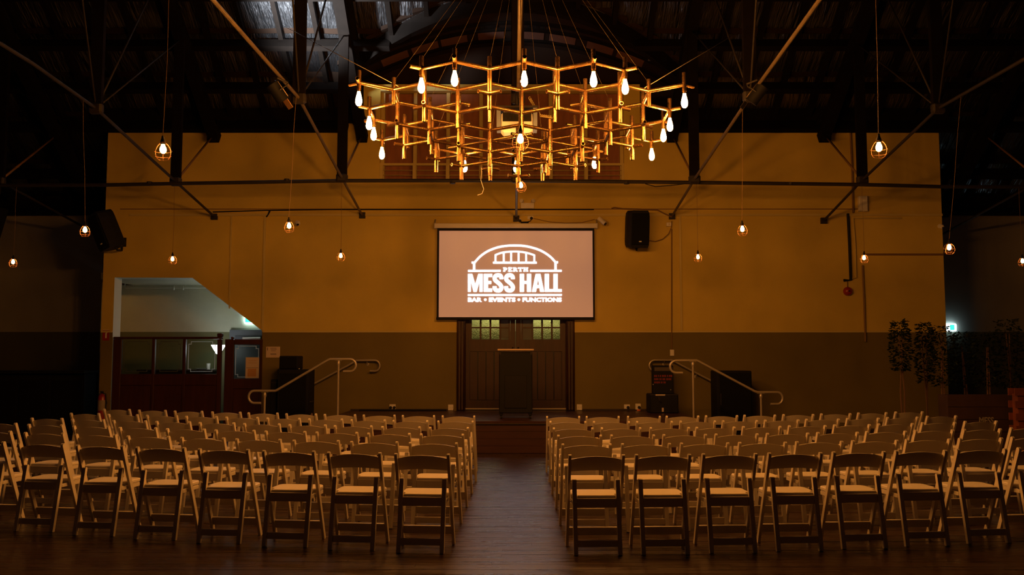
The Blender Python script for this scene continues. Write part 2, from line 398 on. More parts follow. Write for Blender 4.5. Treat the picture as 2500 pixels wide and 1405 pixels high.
# ------------------------------------------------------------------ gallery opening with railing
win = struct(MB().bb((gx0, YW + .33, gz0), (gx1, YW + .37, gz1)).build('window_1', M_dark))
mull = [W(px, 330)[0] for px in (931, 1012, 1093, 1174, 1259, 1345, 1431, 1521)]
for i in range(7):
    MB().bb((mull[i] + .02, YW + .25, gz0 + .02), (mull[i + 1] - .02, YW + .29, gz1 - .02)).build('gallery_panel', M_panel, win)
for i, mx in enumerate(mull):
    ww = .05 if i in (0, 7) else .036
    MB().bb((mx - ww, YW + .12, gz0), (mx + ww, YW + .245, gz1)).build('mullion', M_trim, win)
MB().bb((gx0, YW - .03, gz1 - .035), (gx1, YW + .12, gz1 + .05)).build('head_rail', M_trim, win)
rail = thing('gallery_railing', ((gx0 + gx1) / 2, YW + .05, gz0), 'low gallery railing of thin wires and posts above the stage wall', 'railing')
def lbox(o, name, a, b, m, bev=0): 
    lo = o.location; return MB().bb([a[i] - lo[i] for i in range(3)], [b[i] - lo[i] for i in range(3)], 0, bev).build(name, m, o)
zr = W(1250, 401)[1]
lbox(rail, 'top_rail', (gx0, YW + .02, zr - .02), (gx1, YW + .07, zr + .025), M_trim)
for i, mx in enumerate(mull): lbox(rail, 'post', (mx - .035, YW + .025, gz0), (mx + .035, YW + .065, zr - .02), M_trim)
for k, py in enumerate((415, 427, 438)):
    z = W(1250, py)[1]; MB().tube([(gx0 - rail.location.x, 0, z - gz0), (gx1 - rail.location.x, 0, z - gz0)], .009, 6).build('wire', M_trim, rail)

# ------------------------------------------------------------------ double door behind the stage
door = struct(MB().bb((dx0, YW, ZS - .02), (dx1, YW + .30, ZS + .015)).build('door_1', M_dark))
for sx, xa, xb in ((-1, dx0, dx0 + .17), (1, dx1 - .17, dx1)):
    a = xa + (.0 if sx < 0 else .0)
    MB().bb((xa, YW - .05, ZS), (xb, YW + .25, dz1 - .001), 0, .02).build('door_jamb', M_door, door)
    for k in range(3):
        xx = xa + .03 + k * .055
        MB().tube([(xx, YW - .055, ZS + .02), (xx, YW - .055, dz1 - .05)], .010, 6).build('jamb_moulding', M_door, door)
MB().bb((dx0, YW - .04, dz1 - .2), (dx1, YW + .25, dz1)).build('door_head', M_door, door)
dm = W(1258.5, 850)[0]
la, lb = dx0 + .172, dx1 - .172
PANX = {-1: [1149, 1173, 1197, 1221, 1243.5], 1: [1274.5, 1300, 1324, 1348, 1370]}
zrows = [W(1250, 828)[1], W(1250, 800)[1], W(1250, 772)[1]]
for sgn, a, b in ((-1, la, dm - .004), (1, dm + .004, lb)):
    yy = YW + .10
    lf = MB()
    zt = W(1250, 829)[1]; px = [W(q, 800)[0] for q in PANX[sgn]]
    lf.bb((a, yy, ZS + .03), (px[0] - .02, yy + .05, dz1 - .21)); lf.bb((px[4] + .02, yy, ZS + .03), (b, yy + .05, dz1 - .21))
    for z0_, z1_ in ((zt - .24, zt), (ZS + .03, ZS + .20), (2.62, dz1 - .21)): lf.bb((px[0] - .02, yy + .001, z0_), (px[4] + .02, yy + .049, z1_))
    leaf = lf.build('door_leaf', M_door, door)
    n = 5; xs = [px[0] - .02 + (px[4] - px[0] + .04) * i / n for i in range(n + 1)]
    for i in range(n):
        MB().bb((xs[i] + .003, yy + .018, ZS + .2), (xs[i + 1] - .003, yy + .036, zt - .24), 0, .006).build('board', M_door, leaf)
    for i in range(5): MB().bb((px[i] - .018, yy + .004, zt), (px[i] + .018, yy + .046, 2.62)).build('glazing_bar', M_door, leaf)
    zz = [zt, zrows[1], zrows[1] + .285, 2.62]
    for z in zz[1:3]: MB().bb((px[0], yy + .006, z - .014), (px[4], yy + .044, z + .014)).build('glazing_bar', M_door, leaf)
    for r in range(3):
        for i in range(4):
            q = (i == 3) if sgn < 0 else (i == 0)
            MB().bb((px[i] + .016, yy + .020, zz[r] + .01), (px[i + 1] - .016, yy + .028, zz[r + 1] - .01)).build('pane', M_rglass if not q else M_grey, leaf)
    MB().lathe([(.001, -.02), (.02, -.02), (.02, .0), (.008, .005), (.008, .03), (.001, .03)], 10, (0, 0, 0)).build('knob', M_black, leaf, (dm + sgn * .055, yy - .02, W(1250, 850)[1])).rotation_euler = (math.pi / 2, 0, 0)
for s in (-1, 1): lbox(door, 'draught_strip', (dm + s * .55 - .48, YW + .08, ZS + .02), (dm + s * .55 + .48, YW + .099, ZS + .045), M_galv)
# lit room behind the door panes
MB().bb((dx0, YR - .45, ZS), (dx1, YR - .4, 3.2)).build('wall_porch', M_room)['kind'] = 'structure'
lamp('porch_light_a', 'POINT', (dx0 + .62, YR - .75, 2.78), 13, (1.0, 0.96, 0.62), shadow_soft_size=.06)
lamp('porch_light_b', 'POINT', (dx1 - .55, YR - .75, 2.78), 17, (1.0, 0.96, 0.62), shadow_soft_size=.06)

# ------------------------------------------------------------------ lobby seen through the stair opening
door2x0, door2x1 = P(563, 850, YR).x, P(652, 850, YR).x; d2z = P(600, 806, YR - .08).z
d2 = struct(MB().bb((door2x0, YR - .10, 0), (door2x1, YR - .001, d2z)).build('door_2', M_grey))
MB().bb((door2x0 + .13, YR - .12, 0.02), (door2x1 - .05, YR - .10, d2z - .13)).build('door_panel', mat('dark_teal_door', (.025, .03, .03), .5), d2)
MB().bb((door2x0 + .3, YR - .17, d2z - .24), (door2x1 - .1, YR - .12, d2z - .16), 0, .01).build('door_closer', M_galv, d2)
# glazed partition across the opening
ps = thing('glazed_partition', ((op[4][0] + W(540, 900)[0]) / 2, YW + .03, 0), 'red-brown timber partition with three etched glass panels under the stair opening', 'partition')
pz1 = W(400, 823)[1]; pxa = W(276, 900)[0]; pxb = W(540, 900)[0]
def gp(x, y): return W(x, y)
PY0, PY1 = YW - .02, YW + .06
lbox(ps, 'top_rail', (pxa, PY0 - .02, W(400, 828.5)[1]), (pxb, PY1 + .02, pz1), M_redwood, .01)
for (a, b) in ((276, 296), (371, 378), (446, 453), (530, 540)):
    lbox(ps, 'stile', (W(a, 880)[0], PY0, 0), (W(b, 880)[0], PY1, W(400, 828.6)[1] - .001), M_redwood, .008)
lbox(ps, 'finial', (W(532, 880)[0] - .02, PY0 - .02, pz1), (pxb + .01, PY1 + .02, pz1 + .07), M_redwood, .015)
zb = W(400, 914)[1]
for (a, b) in ((296, 371), (378, 446), (453, 530)):
    xa, xbb = W(a, 880)[0], W(b, 880)[0]; zt = W(400, 828.6)[1]
    lbox(ps, 'bottom_panel', (xa + .002, PY0 + .02, 0.12), (xbb - .002, PY1 - .03, zb - .22), M_redwood, .0)
    lbox(ps, 'mid_rail', (xa + .002, PY0, zb - .22), (xbb - .002, PY1, zb), M_redwood, .006)
    lbox(ps, 'plinth', (xa + .002, PY0, 0), (xbb - .002, PY1, .12), M_redwood)
    g = lbox(ps, 'glass_pane', (xa + .004, YW + .015, zb), (xbb - .004, YW + .021, zt), M_glass)
    lo = ps.location; e = MB(); i = .05; ax, bx, az, bz = xa + i, xbb - i, zb + i, zt - i; n_ = .05
    e.stroke([(q[0] - lo.x, q[1]) for q in ((ax, az + n_), (ax + n_, az + n_), (ax + n_, az), (bx - n_, az), (bx - n_, az + n_), (bx, az + n_), (bx, bz - n_), (bx - n_, bz - n_), (bx - n_, bz), (ax + n_, bz), (ax + n_, bz - n_), (ax, bz - n_))], .012, YW + .011 - lo.y, YW + .0145 - lo.y, closed=True)
    e.build('etched_border', M_etch_lit if a == 453 else M_etch, g)
# second, narrow leaf with one pane and notices
nl = thing('glazed_screen_door', (W(597, 880)[0], YW + .03, 0), 'narrow red-brown door with one etched pane and a taped notice', 'door')
for (a, b) in ((549, 571), (634, 641)): lbox(nl, 'stile', (W(a, 880)[0], PY0, 0), (W(b, 880)[0] - .004, PY1, W(600, 829)[1]), M_redwood, .008)
xa, xbb = W(571, 880)[0], W(634, 880)[0]; zt = W(600, 842)[1]; zb2 = W(600, 925)[1]
lbox(nl, 'top_rail', (xa, PY0, zt), (xbb, PY1, W(600, 829)[1]), M_redwood, .006); lbox(nl, 'mid_rail', (xa, PY0, zb2 - .2), (xbb, PY1, zb2), M_redwood, .006)
lbox(nl, 'bottom_panel', (xa, PY0 + .02, .0), (xbb, PY1 - .03, zb2 - .2), M_redwood)
lbox(nl, 'finial', (W(563, 880)[0], PY0, W(600, 829)[1]), (W(569, 880)[0], PY1, W(600, 829)[1] + .05), M_redwood, .01)
g = lbox(nl, 'glass_pane', (xa, YW + .015, zb2), (xbb, YW + .021, zt), M_glass)
lo = nl.location; e = MB(); i = .03; ax, bx, az, bz = xa + i, xbb - i, zb2 + i, zt - i
e.stroke([(q[0] - lo.x, q[1]) for q in ((ax, az + n_), (ax + n_, az + n_), (ax + n_, az), (bx - n_, az), (bx - n_, az + n_), (bx, az + n_), (bx, bz - n_), (bx - n_, bz - n_), (bx - n_, bz), (ax + n_, bz), (ax + n_, bz - n_), (ax, bz - n_))], .014, YW + .011 - lo.y, YW + .0145 - lo.y, closed=True)
e.build('etched_border', M_etch_lit, g)
def notice(name, px0, px1, py0, py1, Y, label, lines, cat='notice', m=M_paper):
    a = W(px0, py1, Y); b = W(px1, py0, Y)
    t = thing(name, ((a[0] + b[0]) / 2, Y, a[1]), label, cat); lbox(t, 'sheet', (a[0], Y - .004, a[1]), (b[0], Y, b[1]), m)
    for (fx0, fx1, fy0, fy1, mm) in lines:
        X0 = a[0] + (b[0] - a[0]) * fx0; X1 = a[0] + (b[0] - a[0]) * fx1; Z0 = a[1] + (b[1] - a[1]) * (1 - fy1); Z1 = a[1] + (b[1] - a[1]) * (1 - fy0)
        lbox(t, 'printed_line', (X0, Y - .006, Z0), (X1, Y - .0042, Z1), mm)
    return t
M_tan = mat('tan_print', (.52, .27, .10), .8)
notice('taped_notice', 599, 633, 873, 924, YW + .01, 'two sheets of paper taped inside the narrow glazed door', [(.16, .8, .55, .92, M_tan), (.05, .95, .50, .515, M_ink), (.2, .8, .16, .18, M_tan), (.2, .8, .26, .28, M_tan)])
notice('paper_notice', 649.5, 684, 847, 873.5, YW - .001, 'white printed notice on the wall beside the narrow glazed door', [(.32, .74, .66, .72, M_ink), (.3, .75, .12, .15, M_ink), (.33, .75, .24, .27, M_ink), (.35, .7, .38, .41, M_ink), (.36, .72, .82, .85, M_tan), (.08, .12, .08, .36, M_ink)])
notice('fire_sign', 250, 267.5, 806, 832, YW - .001, 'small red fire extinguisher sign with white pictogram above the extinguisher', [(.42, .62, .30, .78, M_white), (.5, .72, .2, .3, M_white), (0.02, .98, .0, .04, M_white)], 'sign', M_red)
# lobby contents
up = thing('torchiere_lamp', (P(533, 850, YR - .7).x, YR - .7, 0), 'lit white torchiere lamp with flared shade behind the partition', 'lamp')
zc = P(533, 843, YR - .7).z; zl = P(533, 864, YR - .7).z
MB().lathe([(.0, zl - .02), (.045, zl), (.15, zc), (.143, zc), (.04, zl + .01), (.0, zl)], 20).build('shade', M_up, up)
MB().tube([(0, 0, 0.02), (0, 0, zl)], .012, 8).build('pole', M_galv, up); MB().lathe([(0, 0), (.13, 0), (.13, .015), (.02, .025), (0, .025)], 16).build('base', M_galv, up)
ct = thing('lobby_counter', (P(437, 900, YR - .35).x, YR - .36, 0), 'dark timber counter in the lobby behind the glass panels', 'counter')
cz = P(480, 903, YR - .5).z
MB().box((0, 0, cz / 2 - .02), (1.5, .5, cz - .04)).build('cabinet', M_dark, ct); MB().box((0, -.02, cz - .02), (1.58, .56, .04), None, 0, .008).build('top', M_dark, ct)
tr = MB().lathe([(0, 0), (.07, 0), (.13, .025), (.125, .025), (.07, .006), (0, .006)], 16).build('white_dish', M_white, None, (P(490, 903, YR - .45).x, YR - .45, cz)); tag(tr, 'shallow white dish on the lobby counter', 'dish')
cu = MB().lathe([(0, 0), (.035, 0), (.045, .13), (.04, .13), (.03, .008), (0, .008)], 14).build('white_cup', M_white, None, (P(497, 900, YR - .6).x, YR - .3, cz)); tag(cu, 'white cup on the lobby counter seen through the partition gap', 'cup')
ex = thing('exit_sign', P(617, 779, YR - .05), 'green exit sign half hidden by the sloping stair edge', 'sign')
MB().box((0, 0, 0), (.36, .04, .19), None, 0, .01).build('housing', M_exitw, ex); MB().box((-.06, -.022, -.02), (.20, .004, .12)).build('symbol', M_exit, ex)
sp = thing('sprinkler_pipe', P(400, 703, YR - .25), 'thin white sprinkler pipe under the lobby ceiling', 'pipe')
lo = sp.location; zz = P(400, 703, YR - .25).z
MB().tube([(P(305, 703, YR - .25).x - lo.x, 0, .12), (P(305, 703, YR - .25).x - lo.x, 0, 0), (1.9, 0, 0)], .014, 8).build('pipe', M_reveal, sp)
for px in (425, 448): MB().tube([(P(px, 703, YR - .25).x - lo.x, 0, -.05), (P(px, 703, YR - .25).x - lo.x, 0, .06)], .016, 8).build('sprinkler_head', M_reveal, sp)

# ------------------------------------------------------------------ stage, steps and handrails
st = thing('stage', (0, YS, 0), 'low red-brown timber stage platform in front of the double door', 'stage')
SX = 3.2
MB().bb((-SX, .03, 0), (SX, YW - YS - .05, ZS - .032)).build('platform', M_dark, st)
nb = 26; dep = (YW - YS - .05 + .02) / nb
for k in range(nb): MB().bb((-SX, -.02 + k * dep + .0012, ZS - .032), (SX, -.02 + (k + 1) * dep - .0012, ZS + random.uniform(-.0008, .0008))).build('deck_board', M_stage, st)
for k in range(4): MB().bb((-SX, 0.0, .006 + k * .118), (SX, .03, .006 + (k + 1) * .118 - .004)).build('fascia_board', M_fascia, st)
MB().bb((-SX, -.03, ZS - .05), (SX, .0, ZS - .034)).build('nosing', M_dark, st)
for s, lab in ((-1, 'timber steps up to the stage beside the glazed partition'), (1, 'timber steps up to the stage beside the potted trees')):
    sp_ = thing('stage_steps', (s * SX, YS + .35, 0), lab, 'steps')
    for k in range(3):
        zt = ZS * (3 - k) / 4; xa = s * (.02 + k * .28); xb_ = s * (.02 + (k + 1) * .28)
        MB().bb((min(xa, xb_), 0, 0), (max(xa, xb_), 1.0, zt - .03)).build('riser_block', M_fascia, sp_)
        MB().bb((min(xa, xb_) - .01, -.02, zt - .03), (max(xa, xb_) + .01, 1.02, zt)).build('tread', M_stage, sp_)
def handrail(label, pix, Y, posts, wallside):
    pts = [P(px, py, Y) for px, py in pix]; o0 = Vector((pts[0].x, Y, 0))
    t = thing('handrail', o0, label, 'handrail')
    MB().tube([q - o0 for q in pts], .0215, 10).build('rail', M_galv, t)
    for (px, py) in posts:
        q = P(px, py, Y) - o0
        if wallside:
            MB().tube([q + Vector((0, 0, -.02)), q + Vector((0, .03, -.07)), q + Vector((0, YW - Y, -.075))], .009, 8).build('bracket', M_galv, t)
            MB().lathe([(0, 0), (.035, 0), (.03, .012), (0, .012)], 12).build('bracket_rose', M_galv, t, q + Vector((0, YW - Y, -.075))).rotation_euler = (math.pi / 2, 0, 0)
        else:
            bz = ZS if abs(q.x + o0.x) < SX else 0.0
            MB().tube([Vector((q.x, 0, bz)), Vector((q.x, 0, q.z - .10))], .019, 10).build('post', M_galv, t)
            MB().tube([Vector((q.x, 0, q.z - .11)), Vector((q.x, 0, q.z - .085)), Vector((q.x, 0, q.z - .05)), Vector((q.x, 0, q.z - .022))], [.021, .028, .028, .011], 10).build('swivel_joint', M_galv, t)
            MB().lathe([(0, 0), (.05, 0), (.05, .008), (.02, .014), (0, .014)], 14).build('base_plate', M_galv, t, (q.x, 0, bz))
            MB().box((q.x, 0, q.z - .022), (.12, .02, .006)).build('saddle', M_galv, t)
    return t
def arc(cx, cy, rx, ry, a0, a1, n=9): return [(cx + rx * math.cos(math.radians(a0 + (a1 - a0) * i / n)), cy - ry * math.sin(math.radians(a0 + (a1 - a0) * i / n))) for i in range(n + 1)]
YF = YS + .4; YB = YW - .10
Lp = [(637, 985)] + arc(620, 970, 13, 15, 270, 90)[0:] + [(672, 955), (676, 953.5), (800, 880), (806, 877.5), (853, 877.5)] + arc(855, 892.5, 14, 15, 90, -90) + [(838, 907.5)]
handrail('freestanding tubular handrail sloping down beside the black speaker stack', Lp, YF, [(646.5, 955), (826.5, 877.5)], False)
Rp = [(1667, 911)] + arc(1651, 896, 15, 15, 270, 90) + [(1700, 880.5), (1706, 883), (1842, 956), (1850, 958.5), (1896, 958.5)] + arc(1898, 973, 13, 14.5, 90, -90) + [(1881, 987.5)]
handrail('freestanding tubular handrail sloping down in front of the tall black cabinet', Rp, YF, [(1691.5, 880.5), (1857.5, 958.5)], False)
Lb = [(735, 955), (862, 886), (870, 880.5), (915, 880.5)] + arc(916, 893.5, 11.5, 13, 90, -90, 7) + [(903, 906.5)]
handrail('wall-mounted handrail behind the black speaker stack', Lb, YB, [(760, 941.5), (896, 880.5)], True)
Rb = [(1606, 906)] + arc(1598, 893, 13, 13, 255, 90, 7) + [(1640, 880), (1648, 884), (1760, 943)]
handrail('wall-mounted handrail behind the equipment trolley', Rb, YB, [(1622, 880), (1700, 911.5)], True)

# ------------------------------------------------------------------ roof
SL = 0.7; TH_R = math.atan(SL); R_SL = Matrix.Rotation(-TH_R, 3, 'X')
def zr_(Y): return 5.05 + SL * (19.85 - Y)
def zv(X): return 8.05 - 0.088 * X * X
def valley(X): return (18.945 - zv(X)) / SL
VX = 3.3; RID = 8.0
ceil = MB()
def roof_strip(xa, xb, y1): ceil.prism([(RID, zr_(RID)), (y1, zr_(y1)), (y1, zr_(y1) + .12), (RID, zr_(RID) + .12)], xa, xb, 'x')
roof_strip(-13.4, -VX, 20.1); roof_strip(VX, 13.4, 20.1)
for i in range(22):
    xa = -VX + 2 * VX * i / 22; xb = -VX + 2 * VX * (i + 1) / 22
    roof_strip(xa, xb, valley((xa + xb) / 2))
ceil.prism([(RID, zr_(RID)), (-6.2, 4.95), (-6.2, 5.07), (RID, zr_(RID) + .12)], -13.4, 13.4, 'x')
n = 22
for i in range(n):
    xa = -VX + 2 * VX * i / n; xb = -VX + 2 * VX * (i + 1) / n; za, zb_ = zv(xa), zv(xb); ya = min(valley(xa), valley(xb)) - .05
    ceil.add([(xa, ya, za), (xb, ya, zb_), (xb, 18.3, zb_), (xa, 18.3, za), (xa, ya, za + .08), (xb, ya, zb_ + .08), (xb, 18.3, zb_ + .08), (xa, 18.3, za + .08)], [(0, 1, 2, 3), (4, 7, 6, 5), (0, 4, 5, 1), (1, 5, 6, 2), (2, 6, 7, 3), (3, 7, 4, 0)])
ceil = struct(ceil.build('ceiling', M_board))
cd = lambda name, mb, m, loc=None: mb.build(name, m, ceil, loc)
for s in (-1, 1): cd('gable_cheek', MB().prism([(16.9, zv(VX)), (18.2, zv(VX)), (18.2, zr_(18.2))], s * VX - .03, s * VX + .03, 'x'), M_dark)
struct(MB().prism([(-9, 6.4), (9, 6.4), (9, 6.62), (3.35, 7.2), (2.2, 7.68), (1.0, 8.0), (0, 8.1), (-1.0, 8.0), (-2.2, 7.68), (-3.35, 7.2), (-9, 6.62)], 18.3, 18.4, 'y').build('wall_gable', M_board))
rib = MB()
pts = [-VX + 2 * VX * i / 18 for i in range(19)]
for i in range(18):
    for (yo, dz, wd_) in ((0, .30, .14),):
        A = []
        for X in (pts[i], pts[i + 1]):
            Y = valley(X); z = zv(X)
            A += [(X, Y - .02, z + .02), (X, Y + .16, z + .02), (X, Y + .16, z - dz), (X, Y - .02, z - dz)]
        rib.add(A, [(0, 1, 5, 4), (1, 2, 6, 5), (2, 3, 7, 6), (3, 0, 4, 7), (0, 3, 2, 1), (4, 5, 6, 7)])
cd('arched_rib', rib, M_raft)
for yb in (16.9, 17.25, 17.85):
    rb = MB()
    for i in range(18):
        A = []
        for X in (pts[i], pts[i + 1]):
            z = zv(X); A += [(X, yb, z + .0), (X, yb + .09, z + .0), (X, yb + .09, z - .05), (X, yb, z - .05)]
        if yb > max(valley(pts[i]), valley(pts[i + 1])): rb.add(A, [(0, 1, 5, 4), (1, 2, 6, 5), (2, 3, 7, 6), (3, 0, 4, 7), (0, 3, 2, 1), (4, 5, 6, 7)])
    cd('arched_rib', rb, M_raft)
for xa in (-2.6, -2.0, -1.42, -.68, .12, .75, 1.5, 2.1):
    xb = xa + .52; q = MB()
    q.add([(xa, 17.36, zv(xa) - .012), (xb, 17.36, zv(xb) - .012), (xb, 17.83, zv(xb) - .012), (xa, 17.83, zv(xa) - .012)], [(0, 1, 2, 3)])
    cd('foil_sheet', q, M_vault)
for xa in (-.62, .30):
    q = MB(); xb = xa + .34; q.add([(xa, 17.0, zv(xa) - .012), (xb, 17.0, zv(xb) - .012), (xb, 17.22, zv(xb) - .012), (xa, 17.22, zv(xa) - .012)], [(0, 1, 2, 3)]); cd('foil_sheet', q, M_foil)
# rafters, purlins and foil sheets between them
PUR = [15.35, 16.2, 17.0, 17.8, 18.85, 19.75]
xs = [-13.1 + .68 * i for i in range(39)]
raf = None
for X in xs:
    y1 = 20.0 if abs(X) > VX else valley(X) - .02
    L = (y1 - 9.0) * math.hypot(1, SL); c = ((9.0 + y1) / 2)
    cd('rafter', MB().box((0, 0, 0), (.085, L, .15), R_SL), M_raft, (X, c, zr_(c) - .10))
for k, Y in enumerate(PUR):
    hh = .22; lim = VX if Y > 16.6 else max(0.0, math.sqrt(max(0, (8.05 - zr_(Y)) / .088))) 
    for xa, xb in ((-13.2, -lim), (lim, 13.2)):
        if xb - xa > .1: cd('purlin', MB().box((0, 0, 0), (xb - xa, .11, hh), R_SL), M_raft, ((xa + xb) / 2, Y, zr_(Y) - .29))
SHY = [14.4] + PUR[0:]
sheet = None
for i in range(len(xs) - 1):
    for k in range(len(SHY) - 1):
        xa, xb = xs[i] + .045, xs[i + 1] - .045; xm = (xa + xb) / 2; ya, yb = SHY[k] + .05, SHY[k + 1] - .05
        if abs(xm) < VX + .1 and yb > valley(max(abs(xa), abs(xb)) if abs(xm) < VX else VX) - .05:
            yb = valley(min(max(abs(xa), abs(xb)), VX)) - .08
            if yb - ya < .15: continue
        q = MB(); nu = 3
        sag = .025
        grid = [(xa + (xb - xa) * u / nu, ya + (yb - ya) * v / nu) for v in range(nu + 1) for u in range(nu + 1)]
        q.add([(gx, gy, zr_(gy) - .012 - random.uniform(0, sag) * (1 if 0 < gx - xa < xb - xa else .3)) for gx, gy in grid],
              [(v * (nu + 1) + u, v * (nu + 1) + u + 1, (v + 1) * (nu + 1) + u + 1, (v + 1) * (nu + 1) + u) for v in range(nu) for u in range(nu)], True)
        cd('foil_sheet', q, M_foil)
# wall plate beams above the stage wall
for a, b in ((x0 - .1, gxa), (gxb, x1 + .1)): cd('wall_plate', MB().bb((a, 17.68, 6.30), (b, 17.92, 6.72)), M_raft)
for a, b in ((-13.2, x0 - .02), (x1 + .02, 13.2)): cd('wall_plate', MB().bb((a, YR - .22, 4.86), (b, YR - .01, 5.02)), M_raft)

# ------------------------------------------------------------------ trusses
def truss(X, label, wall_pt, node, node2, far):
    Ye, ze = wall_pt; o0 = Vector((X, Ye, ze)); t = thing('roof_truss', o0, label, 'truss')
    L = lambda Y, z, dx=0: Vector((dx, Y - Ye, z - ze))
    N1, N2, N3 = node, node2, far
    MB().tube([L(Ye - .01, ze), L(*N1), L(*N2), L(*N3), L(2.0, N3[1])], .024, 8).build('lower_chord', M_rod if abs(X) < 4 else M_steel, t)
    MB().box(L(Ye - .03, ze), (.12, .06, .12)).build('wall_shoe', M_steel, t)
    for (Y, z) in (N1, N2):
        zt = zr_(Y) - .35; MB().box(L(Y, (z + zt) / 2), (.17, .08, zt - z)).build('post', M_raft, t)
        MB().box(L(Y, z), (.20, .12, .16), None, 0, .03).build('gusset', M_steel, t)
    ca, cb = 9.0, Ye - .1 if Ye < 19 else 19.6
    ym = (ca + cb) / 2; MB().box(L(ym, zr_(ym) - .50), (.20, (cb - ca) * math.hypot(1, SL), .22), R_SL).build('top_chord', M_raft, t)
    hy = 17.62
    hz = P(1250, 335, hy).z
    MB().tube([L(*N1), L(hy, hz)], .020, 8).build('web_rod', M_conduit, t)
    if abs(X) > 1:
        bz = MB(); bz.box(L(hy, hz + .16), (.16, .10, .46)); bz.box(L(hy - .02, hz + .33, -.03), (.26, .16, .14)); bz.build('bracket', M_raft, t)
    MB().tube([L(*N2), L(N1[0] + .1, zr_(N1[0]) - .55)], .013, 6).build('web_rod', M_steel, t)
    MB().tube([L(*N2), L(N1[0] - 1.0, zr_(N1[0] - 1.0) - .55)], .016, 6).build('web_rod', M_steel, t)
    MB().tube([L(*N2), L(N2[0] - 2.2, zr_(N2[0] - 2.2) - .6)], .014, 6).build('web_rod', M_steel, t)
    return t
def pz(x, y, X): p = PX(x, y, X); return (p.y, p.z)
XT = {'l2': -5.97, 'l1': -3.004, 'c': .085, 'r1': 3.209, 'r2': 6.252}
truss(XT['l1'], 'roof truss with pale tie rod carrying the left-over tan lamp flap, beside the bright foil', (YW, 4.42), (15.72, 4.737), (12.46, 5.218), (8.8, 5.148))['label'] = 'roof truss whose tie rod carries the spotlight with the tan flap'
truss(XT['r1'], 'roof truss whose tie rod carries the dark spotlight without a flap', (YW, 4.40), (15.65, 4.70), (11.9, 5.08), (9.15, 5.29))
truss(XT['c'], 'middle roof truss whose tie rod runs down behind the chandelier', (YW, P(1262, 535, YW).z), (15.72, 4.73), (12.4, 5.20), (9.0, 5.2))
truss(XT['l2'], 'roof truss ending on the wall above the sloping stair opening', (YW, 4.39), (15.80, 4.69), (12.69, 5.135), (10.96, 5.22))
truss(XT['r2'], 'roof truss ending on the wall beside the cream junction box', (YW, 4.31), (15.88, 4.733), (12.97, 5.216), (10.75, 5.2))
truss(-9.1, 'roof truss in the dark bay over the black counter', (YR, 4.25), (15.8, 4.70), (12.7, 5.15), (10.9, 5.22))
truss(9.45, 'roof truss in the dark bay over the potted trees', (YR, 4.25), (15.9, 4.73), (12.9, 5.2), (10.7, 5.2))
tie = [P(x, y, 15.75) for x, y in ((255, 452), (430, 448.5), (835, 441.5), (1250, 441), (1697, 446), (2105, 451), (2292, 456))]
tie = [Vector((-9.3, 15.75, tie[0].z - .01))] + tie + [Vector((9.6, 15.75, tie[-1].z - .01))]
tp = thing('tie_pipe', (0, 15.75, 4.7), 'long dark tie pipe crossing the hall below the roof trusses', 'pipe')
MB().tube([q - Vector((0, 15.75, 4.7)) for q in tie], .033, 8).build('pipe', M_steel, tp)
for px, py in ((365, 447), (700, 440), (1105, 446), (1530, 447), (1930, 449)):
    q = P(px, py, 15.75) - Vector((0, 15.75, 4.7)); MB().lathe([(.0, -.03), (.05, -.02), (.05, .02), (0, .03)], 8, q).build('clamp', M_steel, tp)
wire = MB().tube([P(1575, 449, 15.72), P(1600, 456, 15.7), P(1640, 453, 15.7), P(1672, 449, 15.72)], .008, 6).build('loose_cable', M_black); tag(wire, 'short black cable drooping under the tie pipe', 'cable')

